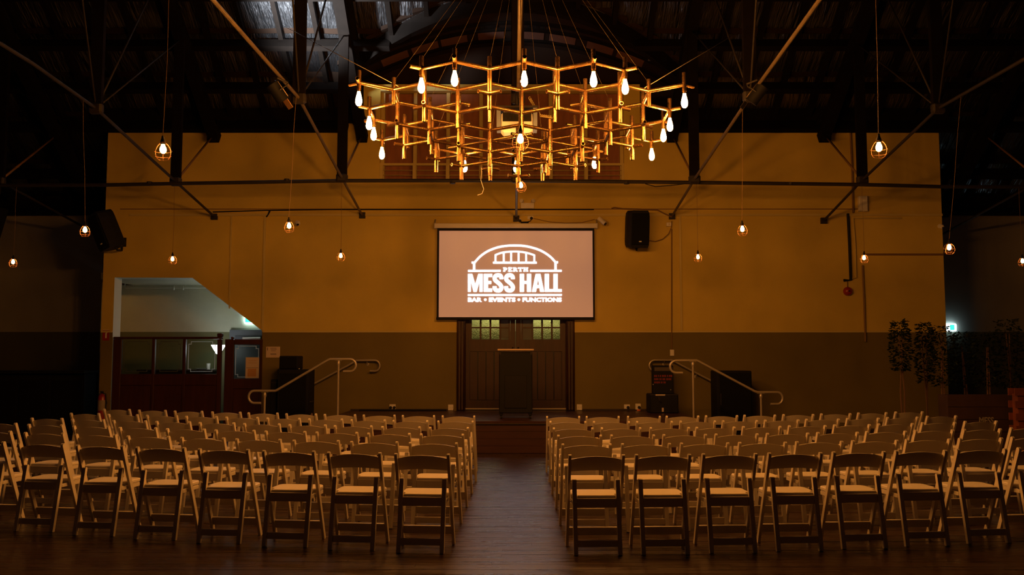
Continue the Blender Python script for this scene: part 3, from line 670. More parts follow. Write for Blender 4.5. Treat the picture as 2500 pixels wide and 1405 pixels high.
# ------------------------------------------------------------------ chandelier
def chandelier():
    s_, a = .33, .381; drop = .24; PR = .0195
    C0 = Vector((.084, 9.9, 4.277))
    t = thing('chandelier', C0, 'large brass pipe honeycomb chandelier with bare glowing bulbs', 'chandelier')
    rotm = Matrix.Rotation(math.radians(1.2), 3, 'Z')
    V = {}
    for j in range(-2, 9):
        for x in range(-9, 10):
            if (x - j) % 2 == 0: V[(j, x, 'n')] = (x * s_, 1.5 * a * j)
            else: V[(j, x, 'f')] = (x * s_, 1.5 * a * j + .5 * a)
    def nb(k):
        j, x, c = k
        r = [(j, x - 1, 'f' if c == 'n' else 'n'), (j, x + 1, 'f' if c == 'n' else 'n')]
        r.append((j - 1, x, 'f') if c == 'n' else (j + 1, x, 'n')); return [q for q in r if q in V]
    def rad(k): x, y = V[k]; return math.hypot(x / (s_ / .8660254), y / a - 4.0)
    pend = {(1, 5, 'n'), (1, -5, 'n'), (4, 5, 'f'), (4, -5, 'f')}
    layers = [{k for k in V if 1.95 <= rad(k) <= 4.4} | pend, {k for k in V if .9 <= rad(k) <= 3.65}, {k for k in V if rad(k) <= 2.05}]
    bulbs = {(0, 0, 'n'), (0, 2, 'n'), (0, -2, 'n'), (0, 3, 'f'), (0, -3, 'f'), (2, 5, 'f'), (2, -5, 'f'), (3, 5, 'n'), (3, -5, 'n'), (5, 0, 'f'), (5, -2, 'f'), (5, 3, 'n')} | pend
    def pos(k, l):
        x, y = V[k]; y -= 4 * a; p = rotm @ Vector((x, y, 0)); p.z = -.062 * y - drop * l; return p
    def pp(q0, q1, w=PR): MB().pipe(q0, q1, w).build('pipe', M_brass, t)
    for l, S in enumerate(layers):
        for k in S:
            for q in nb(k):
                if q in S:
                    if k < q:
                        d = (pos(q, l) - pos(k, l)).normalized(); pp(pos(k, l) + d * .012, pos(q, l) - d * .012)
                elif not (l == 0 and rad(q) < rad(k) and rad(k) > 2.2) :
                    if k in pend and l == 0 and (hash(q) % 3) == 0: continue
                    d = (pos(q, l) - pos(k, l)).normalized(); pp(pos(k, l) + d * .014, pos(k, l) + d * .125)
    for k in set().union(*layers):
        ls = [l for l in range(3) if k in layers[l]]; top = pos(k, ls[0]) + Vector((0, 0, .125)); bot = pos(k, ls[-1]) - Vector((0, 0, .16))
        if k in bulbs: bot = pos(k, 0) - Vector((0, 0, .07))
        pp(top, bot, PR + .0025)
        if k in bulbs:
            b = MB().lathe([(q * 1.12, z * 1.16) for q, z in ((.0005, -.208), (.012, -.206), (.024, -.194), (.0305, -.172), (.029, -.150), (.022, -.120), (.015, -.095), (.013, -.080), (.0005, -.080))], 14).build('bulb', M_bulb, t, pos(k, 0))
            MB().lathe([(.0005, -.094), (.0175, -.094), (.0185, -.06), (.0005, -.06)], 10).build('socket', M_brass, b)
    # bottom cluster
    k = (3, 0, 'f'); p0 = pos(k, 2) - Vector((0, 0, .03))
    pp(p0, p0 - Vector((0, 0, .155)), PR + .004)
    for dx, dy in ((-1, -.35), (1, -.35), (0, 1)):
        d = Vector((dx, dy, 0)).normalized(); pp(p0 - Vector((0, 0, .085)) + d * .015, p0 - Vector((0, 0, .085)) + d * .13)
    apex = Vector((.02, .1, P(1262, -215, 10.0).z - C0.z))
    for k in ((0, -3, 'f'), (0, 3, 'f'), (1, -4, 'f'), (1, 4, 'f'), (0, -1, 'f'), (0, 1, 'f'), (2, -3, 'f'), (2, 3, 'f'), (4, -3, 'f'), (4, 3, 'f'), (5, -1, 'n'), (5, 1, 'n')):
        MB().tube([pos(k, 0) + Vector((0, 0, .09)), apex], .0013, 5).build('suspension_cable', M_rod, t)
    MB().tube([apex, Vector((apex.x, apex.y, zr_(C0.y + apex.y) - C0.z - .02))], .008, 6).build('hanger', M_galv, t)
    MB().lathe([(0, -.03), (.04, -.02), (.04, .02), (0, .03)], 10, apex).build('hanger_ring', M_galv, t)
    for k, px, py, X in (((1, -4, 'f'), 690, 62, -2.98), ((1, 4, 'f'), 1830, 62, 3.19)):
        MB().tube([pos(k, 0) + Vector((.05 if k[1] < 0 else -.05, -.05, .02)), PX(px, py, X) - C0], .004, 5).build('guy_wire', M_galv, t)
    q = pos((4, -1, 'n') if (4, -1, 'n') in V else (3, -1, 'n'), 1)
    MB().tube([P(1174, 402, 10.2) - C0, P(1176, 420, 10.2) - C0, P(1174, 440, 10.2) - C0, P(1181, 462, 10.18) - C0, P(1177, 473, 10.17) - C0, P(1166, 477, 10.15) - C0], .0035, 5).build('loose_wire', M_white, t)
    return t
chandelier()

# ------------------------------------------------------------------ caged pendant bulbs
def cage_proto():
    t = thing('caged_pendant', (0, 0, 0), '', 'lamp', 'caged pendant bulbs')
    MB().lathe([(.0005, -.115), (.012, -.113), (.024, -.101), (.0285, -.083), (.026, -.066), (.017, -.045), (.013, -.03), (.0005, -.03)], 14).build('bulb', M_cbulb, t)
    MB().lathe([(.0005, .045), (.009, .04), (.012, .02), (.021, -.005), (.0215, -.034), (.0005, -.034)], 12).build('socket', M_black, t)
    cg = MB(); prof = [(.021, -.02), (.045, -.04), (.064, -.07), (.0725, -.10), (.070, -.128), (.058, -.152), (.042, -.166)]
    for k in range(6):
        w = math.pi / 6 + k * math.pi / 3; cg.tube([(r * math.cos(w), r * math.sin(w), z) for r, z in prof], 0.0012, 5)
    for r, z in ((.022, -.02), (.0728, -.094), (.067, -.136), (.042, -.166)): cg.tube([(r * math.cos(k * math.pi / 9), r * math.sin(k * math.pi / 9), z) for k in range(18)], 0.0012, 5, closed=True)
    cg.build('cage', M_copper, t); return t
proto = cage_proto()
CG = [(397, 367, 7.7, 'caged pendant bulb hanging above the stair opening, large and close', 5.2), (1270.5, 342, 7.7, 'caged pendant bulb hanging in among the chandelier pipes', 5.2), (2146, 362, 7.7, 'caged pendant bulb hanging large and close on the junction box side', 5.2),
      (207, 563, 12.3, 'caged pendant bulb hanging beside the tilted black loudspeaker', 5.15), (705, 553, 12.3, 'caged pendant bulb hanging next to the white dome camera', 5.2), (1271, 454, 12.3, 'caged pendant bulb hanging just below the chandelier', 5.2), (1812, 561, 12.3, 'caged pendant bulb hanging between the upright loudspeaker and the alarm bell pipes', 5.1), (2318, 606, 12.3, 'caged pendant bulb hanging at the edge of the stage wall below the bullet camera', 5.2),
      (32, 641, 15.74, 'small far caged bulb over the black counter', 4.7), (421, 634, 15.74, 'small far caged bulb just over the pale stair opening', 4.69), (832, 626, 15.74, 'small far caged bulb between the stair opening and the screen', 4.7), (1704, 629, 15.74, 'small far caged bulb between the upright loudspeaker and the tall black cabinet', 4.7), (2110, 631, 15.74, 'small far caged bulb in front of the brown wall conduit', 4.7), (2496, 639, 15.74, 'small far caged bulb over the orange pallet stack', 4.7)]
for i, (px, py, Y, lab, zt) in enumerate(CG):
    p = P(px, py, Y); p.z += .085
    if i == 0: o = proto; o.location = p; o['label'] = lab
    else: o = dup(proto, p, random.random() * 1.0, lab)
    o.rotation_euler = (random.uniform(-.05, .05), random.uniform(-.06, .06), random.random())
for i, o in enumerate([proto] + [q for q in C.objects if q.name.startswith('caged_pendant.')]):
    Y = CG[i][2]; x = o.location.x
    if Y > 15: top = Vector((x, 15.75, 4.70)); L = min(tie, key=lambda q: abs(q.x - x)); top.z = L.z - .03
    else:
        X = min((-5.97, -3.004, .085, 3.209, 6.252), key=lambda q: abs(q - x)); top = Vector((X, Y, 5.16 if Y < 10 else {-3.004: 5.215, -5.97: 5.16, .085: 5.2, 3.209: 5.06, 6.252: 5.2}[X]))
    d = o.matrix_basis.inverted() @ top; a_ = Vector((0, 0, .04))
    MB().tube([a_, a_.lerp(d, .4) + Vector((.006, 0, 0)), a_.lerp(d, .7) - Vector((.005, 0, 0)), d], .0035 if Y < 10 else .003, 5).build('cord', M_conduit, o)

# ------------------------------------------------------------------ projection screen
SY = YW - .14
def S(zx, zy): p = P(1130 + zx / 7.804, 580 + zy / 7.804, SY); return (p.x, p.z)
def Q(px, py, Y=SY): p = P(px, py, Y); return (p.x, p.z)
sa = Q(1071, 775); sb = Q(1446.5, 564); so = Vector(((sa[0] + sb[0]) / 2, SY, sa[1]))
sc = thing('projection_screen', so, 'wall-hung projection screen showing a white hall logo above the double door', 'screen')
def sbx(name, a, b, m, y0, y1, bev=0): return MB().bb((a[0] - so.x, y0 - so.y, a[1] - so.z), (b[0] - so.x, y1 - so.y, b[1] - so.z), 0, bev).build(name, m, sc)
cloth = sbx('cloth', sa, sb, M_screen, SY, SY + .004)
o_ = Q(1066, 780); o2 = Q(1451, 558)
sbx('border', (o_[0], sa[1]), (sa[0], o2[1]), M_black, SY - .002, SY + .006); sbx('border', (sb[0], sa[1]), (o2[0], o2[1]), M_black, SY - .002, SY + .006); sbx('border', (sa[0], sb[1]), (sb[0], o2[1]), M_black, SY - .002, SY + .006)
sbx('bottom_bar', (Q(1065, 782)[0], o_[1] - .015), (Q(1452.5, 782)[0], sa[1]), M_black, SY - .015, SY + .02, .008)
hb = sbx('housing', Q(1062, 557.5), Q(1457, 546), M_white, SY - .03, SY + .10, .01)
sbx('end_cap', Q(1060, 558.5), Q(1063.5, 545), M_white, SY - .035, SY + .105, .01); sbx('end_cap', Q(1455.5, 558.5), Q(1459, 545), M_white, SY - .035, SY + .105, .01)
for px in (1062, 1457): MB().tube([Vector((Q(px, 545)[0] - so.x, .03, Q(px, 545)[1] - so.z)), Vector((Q(px, 535)[0] - so.x, .10, Q(px, 535)[1] - so.z)), Vector((Q(px, 535)[0] - so.x, .14, Q(px, 535)[1] - so.z))], .012, 6).build('hanging_hook', M_galv, sc)
k1 = 1 / 7.804 * (SY / F) * 1.005
lg = MB(); D0, D1 = -.004, -.0005
def st_(pts, w, closed=False): lg.stroke([(q[0] - so.x, q[1] - so.z) for q in (S(*p) for p in pts)], w * k1, D0, D1, closed=closed)
def pl_(pts): lg.prism([(q[0] - so.x, q[1] - so.z) for q in (S(*p) for p in pts)], D0, D1)
def smooth(pts, n=6):
    out = []
    for i in range(len(pts) - 1):
        p0 = pts[max(i - 1, 0)]; p1 = pts[i]; p2 = pts[i + 1]; p3 = pts[min(i + 2, len(pts) - 1)]
        for k in range(n):
            u = k / n; out.append(tuple(.5 * ((2 * p1[c]) + (-p0[c] + p2[c]) * u + (2 * p0[c] - 5 * p1[c] + 4 * p2[c] - p3[c]) * u * u + (-p0[c] + 3 * p1[c] - 3 * p2[c] + p3[c]) * u ** 3) for c in (0, 1)))
    return out + [pts[-1]]
st_(smooth([(222, 482), (330, 365), (450, 278), (570, 222), (700, 182), (850, 160), (1000, 155), (1150, 162), (1300, 190), (1450, 238), (1570, 300), (1680, 382), (1764, 474)]), 36)
st_([(168, 481), (236, 481)], 36); st_([(215, 470), (215, 640)], 40); st_([(1746, 475), (1812, 475)], 38); st_([(1766, 470), (1766, 640)], 40)
st_([(100, 639), (722, 637)], 36); st_([(1282, 637), (1881, 637)], 36)
st_([(577, 482), (1406, 482)], 36); st_([(623, 470), (623, 335)] + smooth([(623, 335), (700, 305), (780, 285), (900, 272), (1000, 270), (1100, 275), (1205, 292), (1290, 315), (1361, 340)], 3)[1:] + [(1361, 470)], 30)
for x in (780, 920, 1062, 1205): st_([(x, 280), (x, 470)], 30)
st_([(95, 1100), (1886, 1098)], 33)
# MESS HALL
T, B = 697, 1038
pl_([(97, T), (97, B), (152, B), (152, 850), (150, 850), (150, B), (152, B)][:3] + [(152, 830), (205, B), (262, B), (318, 830), (318, B), (376, B), (376, T), (296, T), (236, 900), (178, T)])
pl_([(400, T), (400, B), (558, B), (558, 976), (478, 976), (478, 888), (540, 888), (540, 834), (478, 834), (478, 756), (558, 756), (558, T)])
for ox in (0, 219):
    st_(smooth([(734 + ox, 796), (732 + ox, 760), (712 + ox, 730), (670 + ox, 722), (628 + ox, 732), (606 + ox, 770), (616 + ox, 815), (655 + ox, 850), (700 + ox, 890), (732 + ox, 935), (732 + ox, 978), (706 + ox, 1008), (668 + ox, 1014), (628 + ox, 1004), (608 + ox, 972), (606 + ox, 932)], 4), 72)
pl_([(1086, T), (1086, B), (1164, B), (1164, 886), (1222, 886), (1222, B), (1300, B), (1300, T), (1222, T), (1222, 832), (1164, 832), (1164, T)])
pl_([(1388, T), (1318, B), (1394, B), (1434, 770), (1434, T)]); pl_([(1434, T), (1434, 770), (1472, B), (1547, B), (1476, T)]); pl_([(1413, 912), (1405, 966), (1462, 966), (1454, 912)])
for lx in (1561, 1727): pl_([(lx, T), (lx, B), (lx + 156, B), (lx + 156, 988), (lx + 78, 988), (lx + 78, T)])
# PERTH, slab serif
T, B = 574, 652; sw = 24; sf = 15
def vbar(x): st_([(x, T), (x, B)], sw); [st_([(x - 21, z), (x + 21, z)], sf) for z in (T + 7, B - 7)]
vbar(788); st_([(788, 581), (822, 583), (836, 600), (822, 618), (788, 619)], 16)
vbar(882); st_([(882, 581), (930, 581), (930, 596)], 15); st_([(882, 612), (918, 612)], 15); st_([(882, 645), (932, 645), (932, 630)], 15)
vbar(976); st_([(976, 581), (1010, 583), (1022, 598), (1010, 614), (976, 615)], 16); st_([(998, 612), (1030, 645), (1042, 645)], 20)
st_([(1096, T), (1096, B)], sw); st_([(1074, 645), (1118, 645)], sf); st_([(1056, 600), (1056, 581), (1136, 581), (1136, 600)], 15)
vbar(1172); vbar(1224); st_([(1172, 613), (1224, 613)], 15)
for cx in (428, 1068): pl_([(cx + 24 * math.cos(k * math.pi / 8), 1188 + 24 * math.sin(k * math.pi / 8)) for k in range(16)])
lg.build('logo', M_logo, cloth)
for word, xa, xb in (('BAR', 97, 362), ('EVENTS', 497, 1003), ('FUNCTIONS', 1138, 1882)):
    a = S(xa, 1230); b = S(xb, 1147); text_mesh(word, 'logo_lettering', M_logo, cloth, a[0] - so.x, b[0] - so.x, a[1] - so.z, b[1] - so.z, D0 + .0015, .003, bold=.042)

# ------------------------------------------------------------------ lectern
lp = P(1259, 1020, 15.7); le = thing('lectern', (lp.x, 15.75, ZS), 'black upright lectern with pale timber top on castors, centre stage', 'lectern')
lh = P(1259, 852, 15.75).z - ZS; lw = .575
MB().box((0, 0, .09 + (lh - .15) / 2), (lw, .34, lh - .15), None, 0, .012).build('body', M_black, le)
MB().box((.0, -.178, .46), (.38, .012, .56), None, 0, .004).build('front_panel', mat('satin_black_panel', (.010, .009, .009), .5, spec=0.2), le)
MB().box((0, 0, lh - .02), (.625, .46, .028), Matrix.Rotation(.0, 3, 'X'), 0, .006).build('top', M_pine, le)
for s in (-1, 1):
    MB().box((s * (lw / 2 - .02), -.16, lh - .075), (.03, .04, .06)).build('top_bracket', M_steel, le)
    MB().box((s * .25, 0, .075), (.06, .46, .03), None, 0, .006).build('foot_bar', M_black, le)
    for yy in (-.19, .19):
        c = MB().tube([(s * .25 - .012, yy, .03), (s * .25 + .012, yy, .03)], .03, 14).build('castor', M_rub, le); MB().box((s * .25, yy, .05), (.036, .02, .03)).build('fork', M_steel, c)

# ------------------------------------------------------------------ loudspeakers and equipment
def speaker(loc, label, w, h, d, rot, bracket_to):
    t = thing('loudspeaker', loc, label, 'loudspeaker'); R = rot
    prof = [(-w / 2, .12), (-w / 2 * .97, -.02), (-w / 2 * .82, -d * .55), (w / 2 * .82, -d * .55), (w / 2 * .97, -.02), (w / 2, .12), (w * .36, d * .45), (-w * .36, d * .45)]
    b = MB(); zs = [(-h / 2, .86), (-h / 2 + .05, .97), (-h / 2 + .12, 1.0), (h / 2 - .14, 1.0), (h / 2 - .05, .95), (h / 2, .80)]
    n = len(prof); vs_ = [R @ Vector((x * k, y * (.9 + .1 * k), z)) for z, k in zs for x, y in prof]
    fs = [(i * n + k, i * n + (k + 1) % n, (i + 1) * n + (k + 1) % n, (i + 1) * n + k) for i in range(len(zs) - 1) for k in range(n)]
    b.add(vs_, fs + [tuple(range(n))[::-1], tuple(range((len(zs) - 1) * n, len(zs) * n))]); b.build('cabinet', M_black, t)
    MB().box(R @ Vector((0, -d * .55 - .012, .0)), (w * .74, .03, h * .84), R, 0, .012).build('grille', M_blackg, t)
    bd = MB().box(R @ Vector((0, -d * .55 - .03, -h * .33)), (.05, .008, .022), R).build('badge', M_white, t)
    lo = Vector(loc); q = Vector(bracket_to) - lo
    MB().tube([R @ Vector((0, .02, -h / 2 + .02)), R @ Vector((0, .05, -h / 2 - .05)), Vector((q.x, q.y - .02, -h / 2 + .02)), q], .02, 8).build('yoke', M_black, t)
    MB().box(q, (.14, .03, .18)).build('wall_plate', M_black, t); return t
sc_ = P(1557, 560, YW - .30)
speaker(sc_, 'black loudspeaker mounted upright on the stage wall beside the screen', .455, .73, .36, Matrix.Rotation(math.radians(6), 3, 'Z') @ Matrix.Rotation(math.radians(8), 3, 'X'), (sc_.x, YW - .016, sc_.z - .25))
sl = P(262, 563, YW - .42); wp = P(300, 592, YW)
speaker(sl, 'black loudspeaker tilted forward at the dark corner of the stage wall', .43, .74, .38, Matrix.Rotation(math.radians(-34), 3, 'Z') @ Matrix.Rotation(math.radians(-15), 3, 'Y') @ Matrix.Rotation(math.radians(16), 3, 'X'), (wp.x, YW - .016, wp.z))
def cabinet(name, pxa, pxb, pyt, Y, zb, d, label, cat, parts=()):
    a = P(pxa, pyt, Y); b = P(pxb, pyt, Y); w = b.x - a.x; h = a.z - zb
    t = thing(name, ((a.x + b.x) / 2, Y + d / 2, zb), label, cat)
    MB().box((0, 0, h / 2), (w, d, h), None, 0, .015).build('box', M_black, t)
    return t, w, h
YE = 16.9
t, w, h = cabinet('bass_speaker', 678, 753, 903, YE, 0.0, .55, 'tall black speaker cabinet under the smaller black box by the steps', 'loudspeaker')
MB().box((0, -.283, h / 2), (w * .86, .016, h * .9), None, 0, .006).build('grille', M_blackg, t)
for s in (-1, 1): MB().tube([(s * w * .5, -.1, h * .55), (s * (w * .5 + .03), -.1, h * .55), (s * (w * .5 + .03), .1, h * .55), (s * w * .5, .1, h * .55)], .01, 6).build('carry_handle', M_steel, t)
MB().tube([(w * .5 + .035 + .012 * math.sin(k), -.08 - .002 * k, .42 + .11 * math.cos(k * .7)) for k in range(18)], .006, 5).build('coiled_lead', mat('pink_lead', (.42, .25, .22), .5), t)
hb_ = h
t, w, h = cabinet('speaker_top_box', 682, 728, 869.5, YE + .05, hb_, .40, 'smaller black box standing on the tall black speaker cabinet', 'loudspeaker')
MB().box((0, -.208, h / 2), (w * .88, .016, h * .84), None, 0, .006).build('grille', M_blackg, t)
MB().lathe([(0, 0), (.014, 0), (.014, .01), (0, .012)], 8).build('knob', M_white, t, (w * .5 + .012, -.15, .01))
t, w, h = cabinet('side_case', 661, 677, 927, YE + .2, 0.0, .4, 'low black case squeezed beside the tall black speaker cabinet', 'case')
MB().box((0, 0, h - .06), (w + .006, .406, .02)).build('lid_band', M_steel, t)
t, w, h = cabinet('equipment_cabinet', 1750, 1835, 906, YE, 0.0, .55, 'tall black equipment cabinet behind the handrail on the potted tree side', 'cabinet')
MB().box((w * .02, -.283, h / 2), (w * .9, .016, h * .94), None, 0, .006).build('door', M_blackg, t); MB().box((-w * .4, -.296, h * .6), (.02, .02, .22), None, 0, .006).build('handle', M_steel, t)
# trolley on the stage with printed back board, standing in front of a flight case
tq = P(1622, 966, 17.2); tz = P(1622, 1003, 17.0).z
t, w, h = cabinet('flight_case', 1587, 1656, 963, 17.1, ZS, .5, 'black flight case with a paper tag, on stage under the printed board', 'case')
MB().box((0, -.256, h * .97), (w, .012, .02)).build('edge_strip', M_steel, t)
MB().box((-w * .14, -.263, h - .016), (w * .34, .006, .025)).build('tape_label', M_paper, t)
MB().box((-w * .06, -.262, h * .18), (.035, .004, .075)).build('paper_tag', M_paper, t)
MB().tube([(-w * .2, -.26, h * .85), (-w * .18, -.285, h * .65), (-w * .12, -.27, h * .6)], .012, 6).build('handle', M_steel, t)
ch = h
a = P(1594, 893, 17.25); b = P(1645, 893, 17.25); w = b.x - a.x; h = a.z - (ZS + ch)
t = thing('printed_back_board', ((a.x + b.x) / 2, 17.35, ZS + ch), 'black upright board with red lettering standing on the flight case', 'board')
MB().box((0, .03, h / 2), (w, .14, h), None, 0, .01).build('board', M_black, t); MB().box((.01, -.045, h - .07), (w * .86, .01, .07)).build('pale_strip', mat('grey_strip', (.09, .07, .06), .5), t)
for i, (xa, xb) in enumerate(((-.42, .44), (-.42, .46), (-.42, .20))):
    z = h - .20 - i * .062; xx = xa * w
    while xx < xb * w - .02:
        L = random.choice((.016, .022, .012)); 
        MB().bb((xx, -.0425, z - random.uniform(.016, .02)), (xx + L, -.04, z + .018)).build('lettering', M_redink, t); xx += L + random.choice((.006, .007, .02))
for xx in (-.48, .36): MB().tube([(xx * w, -.04, h * .14 + (.1 if xx < 0 else 0)), (xx * w, -.055, h * .14 + (.1 if xx < 0 else 0))], .01, 8).build('catch', M_galv, t)
MB().tube([(-w * .5, .0, h), (-w * .5, 0, h + .05), (w * .4, 0, h + .05), (w * .4, 0, h)], .011, 6).build('top_bar', M_steel, t)
# cables along the stage wall
q = [(878, 1000), (930, 1001), (985, 999), (1040, 1001), (1090, 1003)]
cb = MB().tube([P(px, 1001.5, YW - .08) * 1 - Vector((0, 0, .0)) for px, py in q], .016, 6).build('stage_cable', M_rub); tag(cb, 'black cable bundle along the foot of the stage wall', 'cable')
def outlet(px, py, w, h, label, plugs=0, cat='socket'):
    p = P(px, py, YW - .001); t = thing('power_outlet', p, label, cat)
    MB().box((0, -.012, 0), (w, .024, h), None, 0, .005).build('plate', M_white, t)
    for i in range(max(plugs, 1)):
        x = (i - (max(plugs, 1) - 1) / 2) * .07 + (.02 if plugs == 1 else 0)
        if plugs: MB().lathe([(0, 0), (.03, 0), (.026, .035), (.0, .04)], 12).build('plug', M_rub, t, (x, -.024, -.015)).rotation_euler = (math.pi / 2, 0, 0)
        else:
            for s in (-1, 1): MB().box((s * .02 + .01, -.0255, .0), (.004, .003, .018)).build('slot', M_ink, t)
    return t
outlet(958.5, 994, .125, .10, 'double power outlet with two black plugs low on the stage wall', 2)
outlet(1100.5, 995.5, .105, .115, 'square power outlet low beside the door on the speaker stack side')
outlet(1414.5, 995, .105, .115, 'square power outlet low beside the door on the trolley side')
outlet(1530.5, 993.5, .115, .085, 'power outlet with one black plug, between door and flight case', 1)
o = outlet(1557.5, 993.5, .105, .115, 'power outlet with orange patch below its plug, beside the flight case', 1)
MB().box((.01, -.013, -.075), (.07, .02, .05), None, 0, .006).build('orange_patch', mat('orange_sticker', (.7, .16, .03), .6), o)
outlet(1267, 538.5, .09, .07, 'small socket above the screen at the foot of the middle tie rod', 1)
outlet(1295, 532, .115, .07, 'socket above the screen feeding the black adaptor', 1)
cbl = MB().tube([P(x, y, YW - .05) for x, y in ((1267, 541), (1275, 543), (1285, 543), (1295, 540), (1298, 534))], .009, 6).build('adaptor_cable', M_black); tag(cbl, 'black adaptor lead between the two sockets above the screen', 'cable')
ad = MB().box(P(1281, 543.5, YW - .035), (.16, .05, .03), None, 0, .008).build('power_adaptor', M_black); tag(ad, 'small black power adaptor above the screen housing', 'adaptor')
cbl = MB().tube([P(x, y, YW - .02) for x, y in ((1300, 533), (1340, 542), (1380, 545), (1420, 544), (1452, 536))], .006, 5).build('screen_lead', M_conduit); tag(cbl, 'thin brown lead drooping above the screen housing', 'cable')
sw_ = P(1640.5, 862, YW - .001); t = thing('light_switch', sw_, 'cream light switch plate on the olive wall above the printed board', 'switch')
MB().box((0, -.011, 0), (.082, .022, .125), None, 0, .005).build('plate', M_white, t); MB().box((0, -.025, .01), (.02, .006, .035), None, 0, .002).build('rocker', M_white, t)
cd_ = MB().tube([P(1640, y, YW - .014) for y in (560, 700, 854)], .013, 6).build('switch_conduit', M_conduit); tag(cd_, 'thin conduit dropping from the truss foot to the light switch', 'conduit')
jb = P(1633, 549, YW - .001); t = thing('cable_box', jb, 'small cream cable box beside the upright loudspeaker', 'box')
MB().box((0, -.03, 0), (.11, .06, .075), None, 0, .006).build('case', M_white, t); MB().box((0, -.062, 0), (.03, .004, .03)).build('cover', M_paper, t)
cbl = MB().tube([P(x, y, YW - .06) for x, y in ((1640, 540), (1639, 556), (1632, 572), (1618, 584), (1600, 590), (1586, 588))], .008, 6).build('speaker_lead', M_conduit); tag(cbl, 'speaker lead curving from cable box to upright loudspeaker', 'cable')
cbl = MB().tube([P(x, y, YW - .06) for x, y in ((1493, 509), (1500, 507), (1520, 510), (1560, 511), (1605, 513), (1622, 522), (1640, 530))], .014, 6).build('speaker_cable_bundle', M_conduit); tag(cbl, 'cable bundle running over the top of the upright loudspeaker', 'cable')
cbl = MB().tube([P(x, y, YW - .03) for x, y in ((520, 518), (650, 514), (655, 514), (800, 512), (900, 512), (1100, 512), (1260, 512), (1450, 512))], .012, 6).build('wall_cable', M_black); tag(cbl, 'long black cable slung along the stage wall over the picture rail', 'cable')
cbl = MB().tube([P(x, y, YW - .03) for x, y in ((659, 515), (655, 524), (650, 530))], .016, 6).build('cable_tail', M_black); tag(cbl, 'short black cable tail hanging from the long wall cable', 'cable')
# emergency light, cameras, junction box, bell and pipes
p = P(1287.5, 504, YW - .001); t = thing('emergency_light', p, 'cream twin-head emergency light above the screen', 'light')
MB().box((0, -.04, 0), (.27, .08, .115), None, 0, .008).build('case', M_white, t)
for s in (-1, 1): MB().lathe([(0, 0), (.035, .0), (.042, .05), (.03, .055), (0, .05)], 12).build('lamp_head', M_white, t, (s * .10, -.04, .085)).rotation_euler = (math.pi / 2 - .3, 0, s * .5)
def dome_cam(px, py, Y, label, s=1.0):
    p = P(px, py, Y); t = thing('security_camera', p, label, 'camera')
    MB().lathe([(0, 0), (.05 * s, 0), (.05 * s, .03), (0, .03)], 14).build('mount', M_white, t, (0, 0, 0)).rotation_euler = (math.pi / 2, 0, 0)
    MB().lathe([(0, -.05 * s), (.03 * s, -.04 * s), (.048 * s, 0), (.03 * s, .04 * s), (0, .05 * s)], 14).build('eyeball', M_white, t, (.02 * s, -.06, -.02))
    MB().lathe([(0, 0), (.024 * s, 0), (.02 * s, .03), (0, .03)], 12).build('lens', M_lens, t, (.025 * s, -.085, -.04)).rotation_euler = (math.pi / 2 + .4, 0, 0)
dome_cam(727, 545, YW - .001, 'white dome camera on the stage wall between stair opening and screen')
dome_cam(2294, 553, YW - .001, 'white dome camera at the dark end of the stage wall', .9)
p = P(1468, 541, YW - .12); t = thing('bullet_camera', p, 'cream bullet camera at the upper corner of the screen', 'camera')
MB().tube([(-.05, .0, .06), (.07, -.08, -.06)], .045, 12).build('body', M_white, t); MB().tube([(-.03, .02, .05), (-.03, .119, .08)], .014, 8).build('arm', M_white, t); MB().tube([(.07, -.08, -.06), (.075, -.084, -.064)], .034, 12).build('lens', M_lens, t)
p = P(2104, 499, YW - .001); t = thing('junction_box', p, 'tall cream junction box high on the stage wall', 'box')
MB().box((0, -.045, 0), (.175, .09, .31), None, 0, .008).build('case', M_white, t); MB().box((0.0, -.092, 0), (.15, .006, .28), None, 0, .004).build('cover', M_white, t)
p = P(2069, 712, YW - .001); t = thing('alarm_bell', p, 'round red alarm bell on the stage wall below the dark pipes', 'bell')
MB().lathe([(0, .10), (.05, .095), (.082, .06), (.09, .02), (.09, 0), (0, 0)], 18).build('gong', M_red, t).rotation_euler = (math.pi / 2, 0, 0); MB().lathe([(0, 0), (.018, 0), (.014, .03), (0, .03)], 10).build('boss', M_steel, t, (0, -.095, 0)).rotation_euler = (math.pi / 2, 0, 0)
MB().tube([(0, -.015, .08), (0, -.015, .20)], .009, 6).build('conduit', M_conduit, t)
dk = MB(); dk.tube([P(x, y, YW - .035) for x, y in ((2070, 522), (2074, 600), (2077, 684), (2060, 685))], .028, 8); dk = dk.build('dark_wall_pipe', M_black); tag(dk, 'thick dark pipe bending above the alarm bell', 'pipe')
dk = MB().tube([P(x, y, YW - .025) for x, y in ((2200, 533), (2083, 533), (2088, 600), (2090, 679), (2080, 680))], .016, 8).build('pale_wall_pipe', M_trim); tag(dk, 'ochre painted pipe beside the thick dark pipe', 'pipe')
dk = MB().tube([P(x, y, YW - .025) for x, y in ((2106, 648), (2110, 740), (2113, 835))], .020, 8).build('brown_wall_conduit', M_conduit); tag(dk, 'brown conduit running down to the olive dado', 'conduit')
dk = MB().tube([P(x, y, YW - .03) for x, y in ((2075, 300), (2080, 400), (2083, 520))], .02, 8).build('upper_wall_pipe', M_conduit); tag(dk, 'brown pipe on the wall above the junction box level', 'pipe')
p = P(249, 985, YW - .12); t = thing('fire_extinguisher', (p.x, YW - .12, P(249, 1030, YW).z), 'red fire extinguisher on the wall beside the partition', 'extinguisher')
hx = P(249, 965, YW - .12).z - t.location.z
MB().lathe([(0, 0), (.075, .01), (.078, .03), (.078, hx - .05), (.06, hx - .005), (.022, hx + .02), (.022, hx + .045), (0, hx + .045)], 16).build('cylinder', M_red, t)
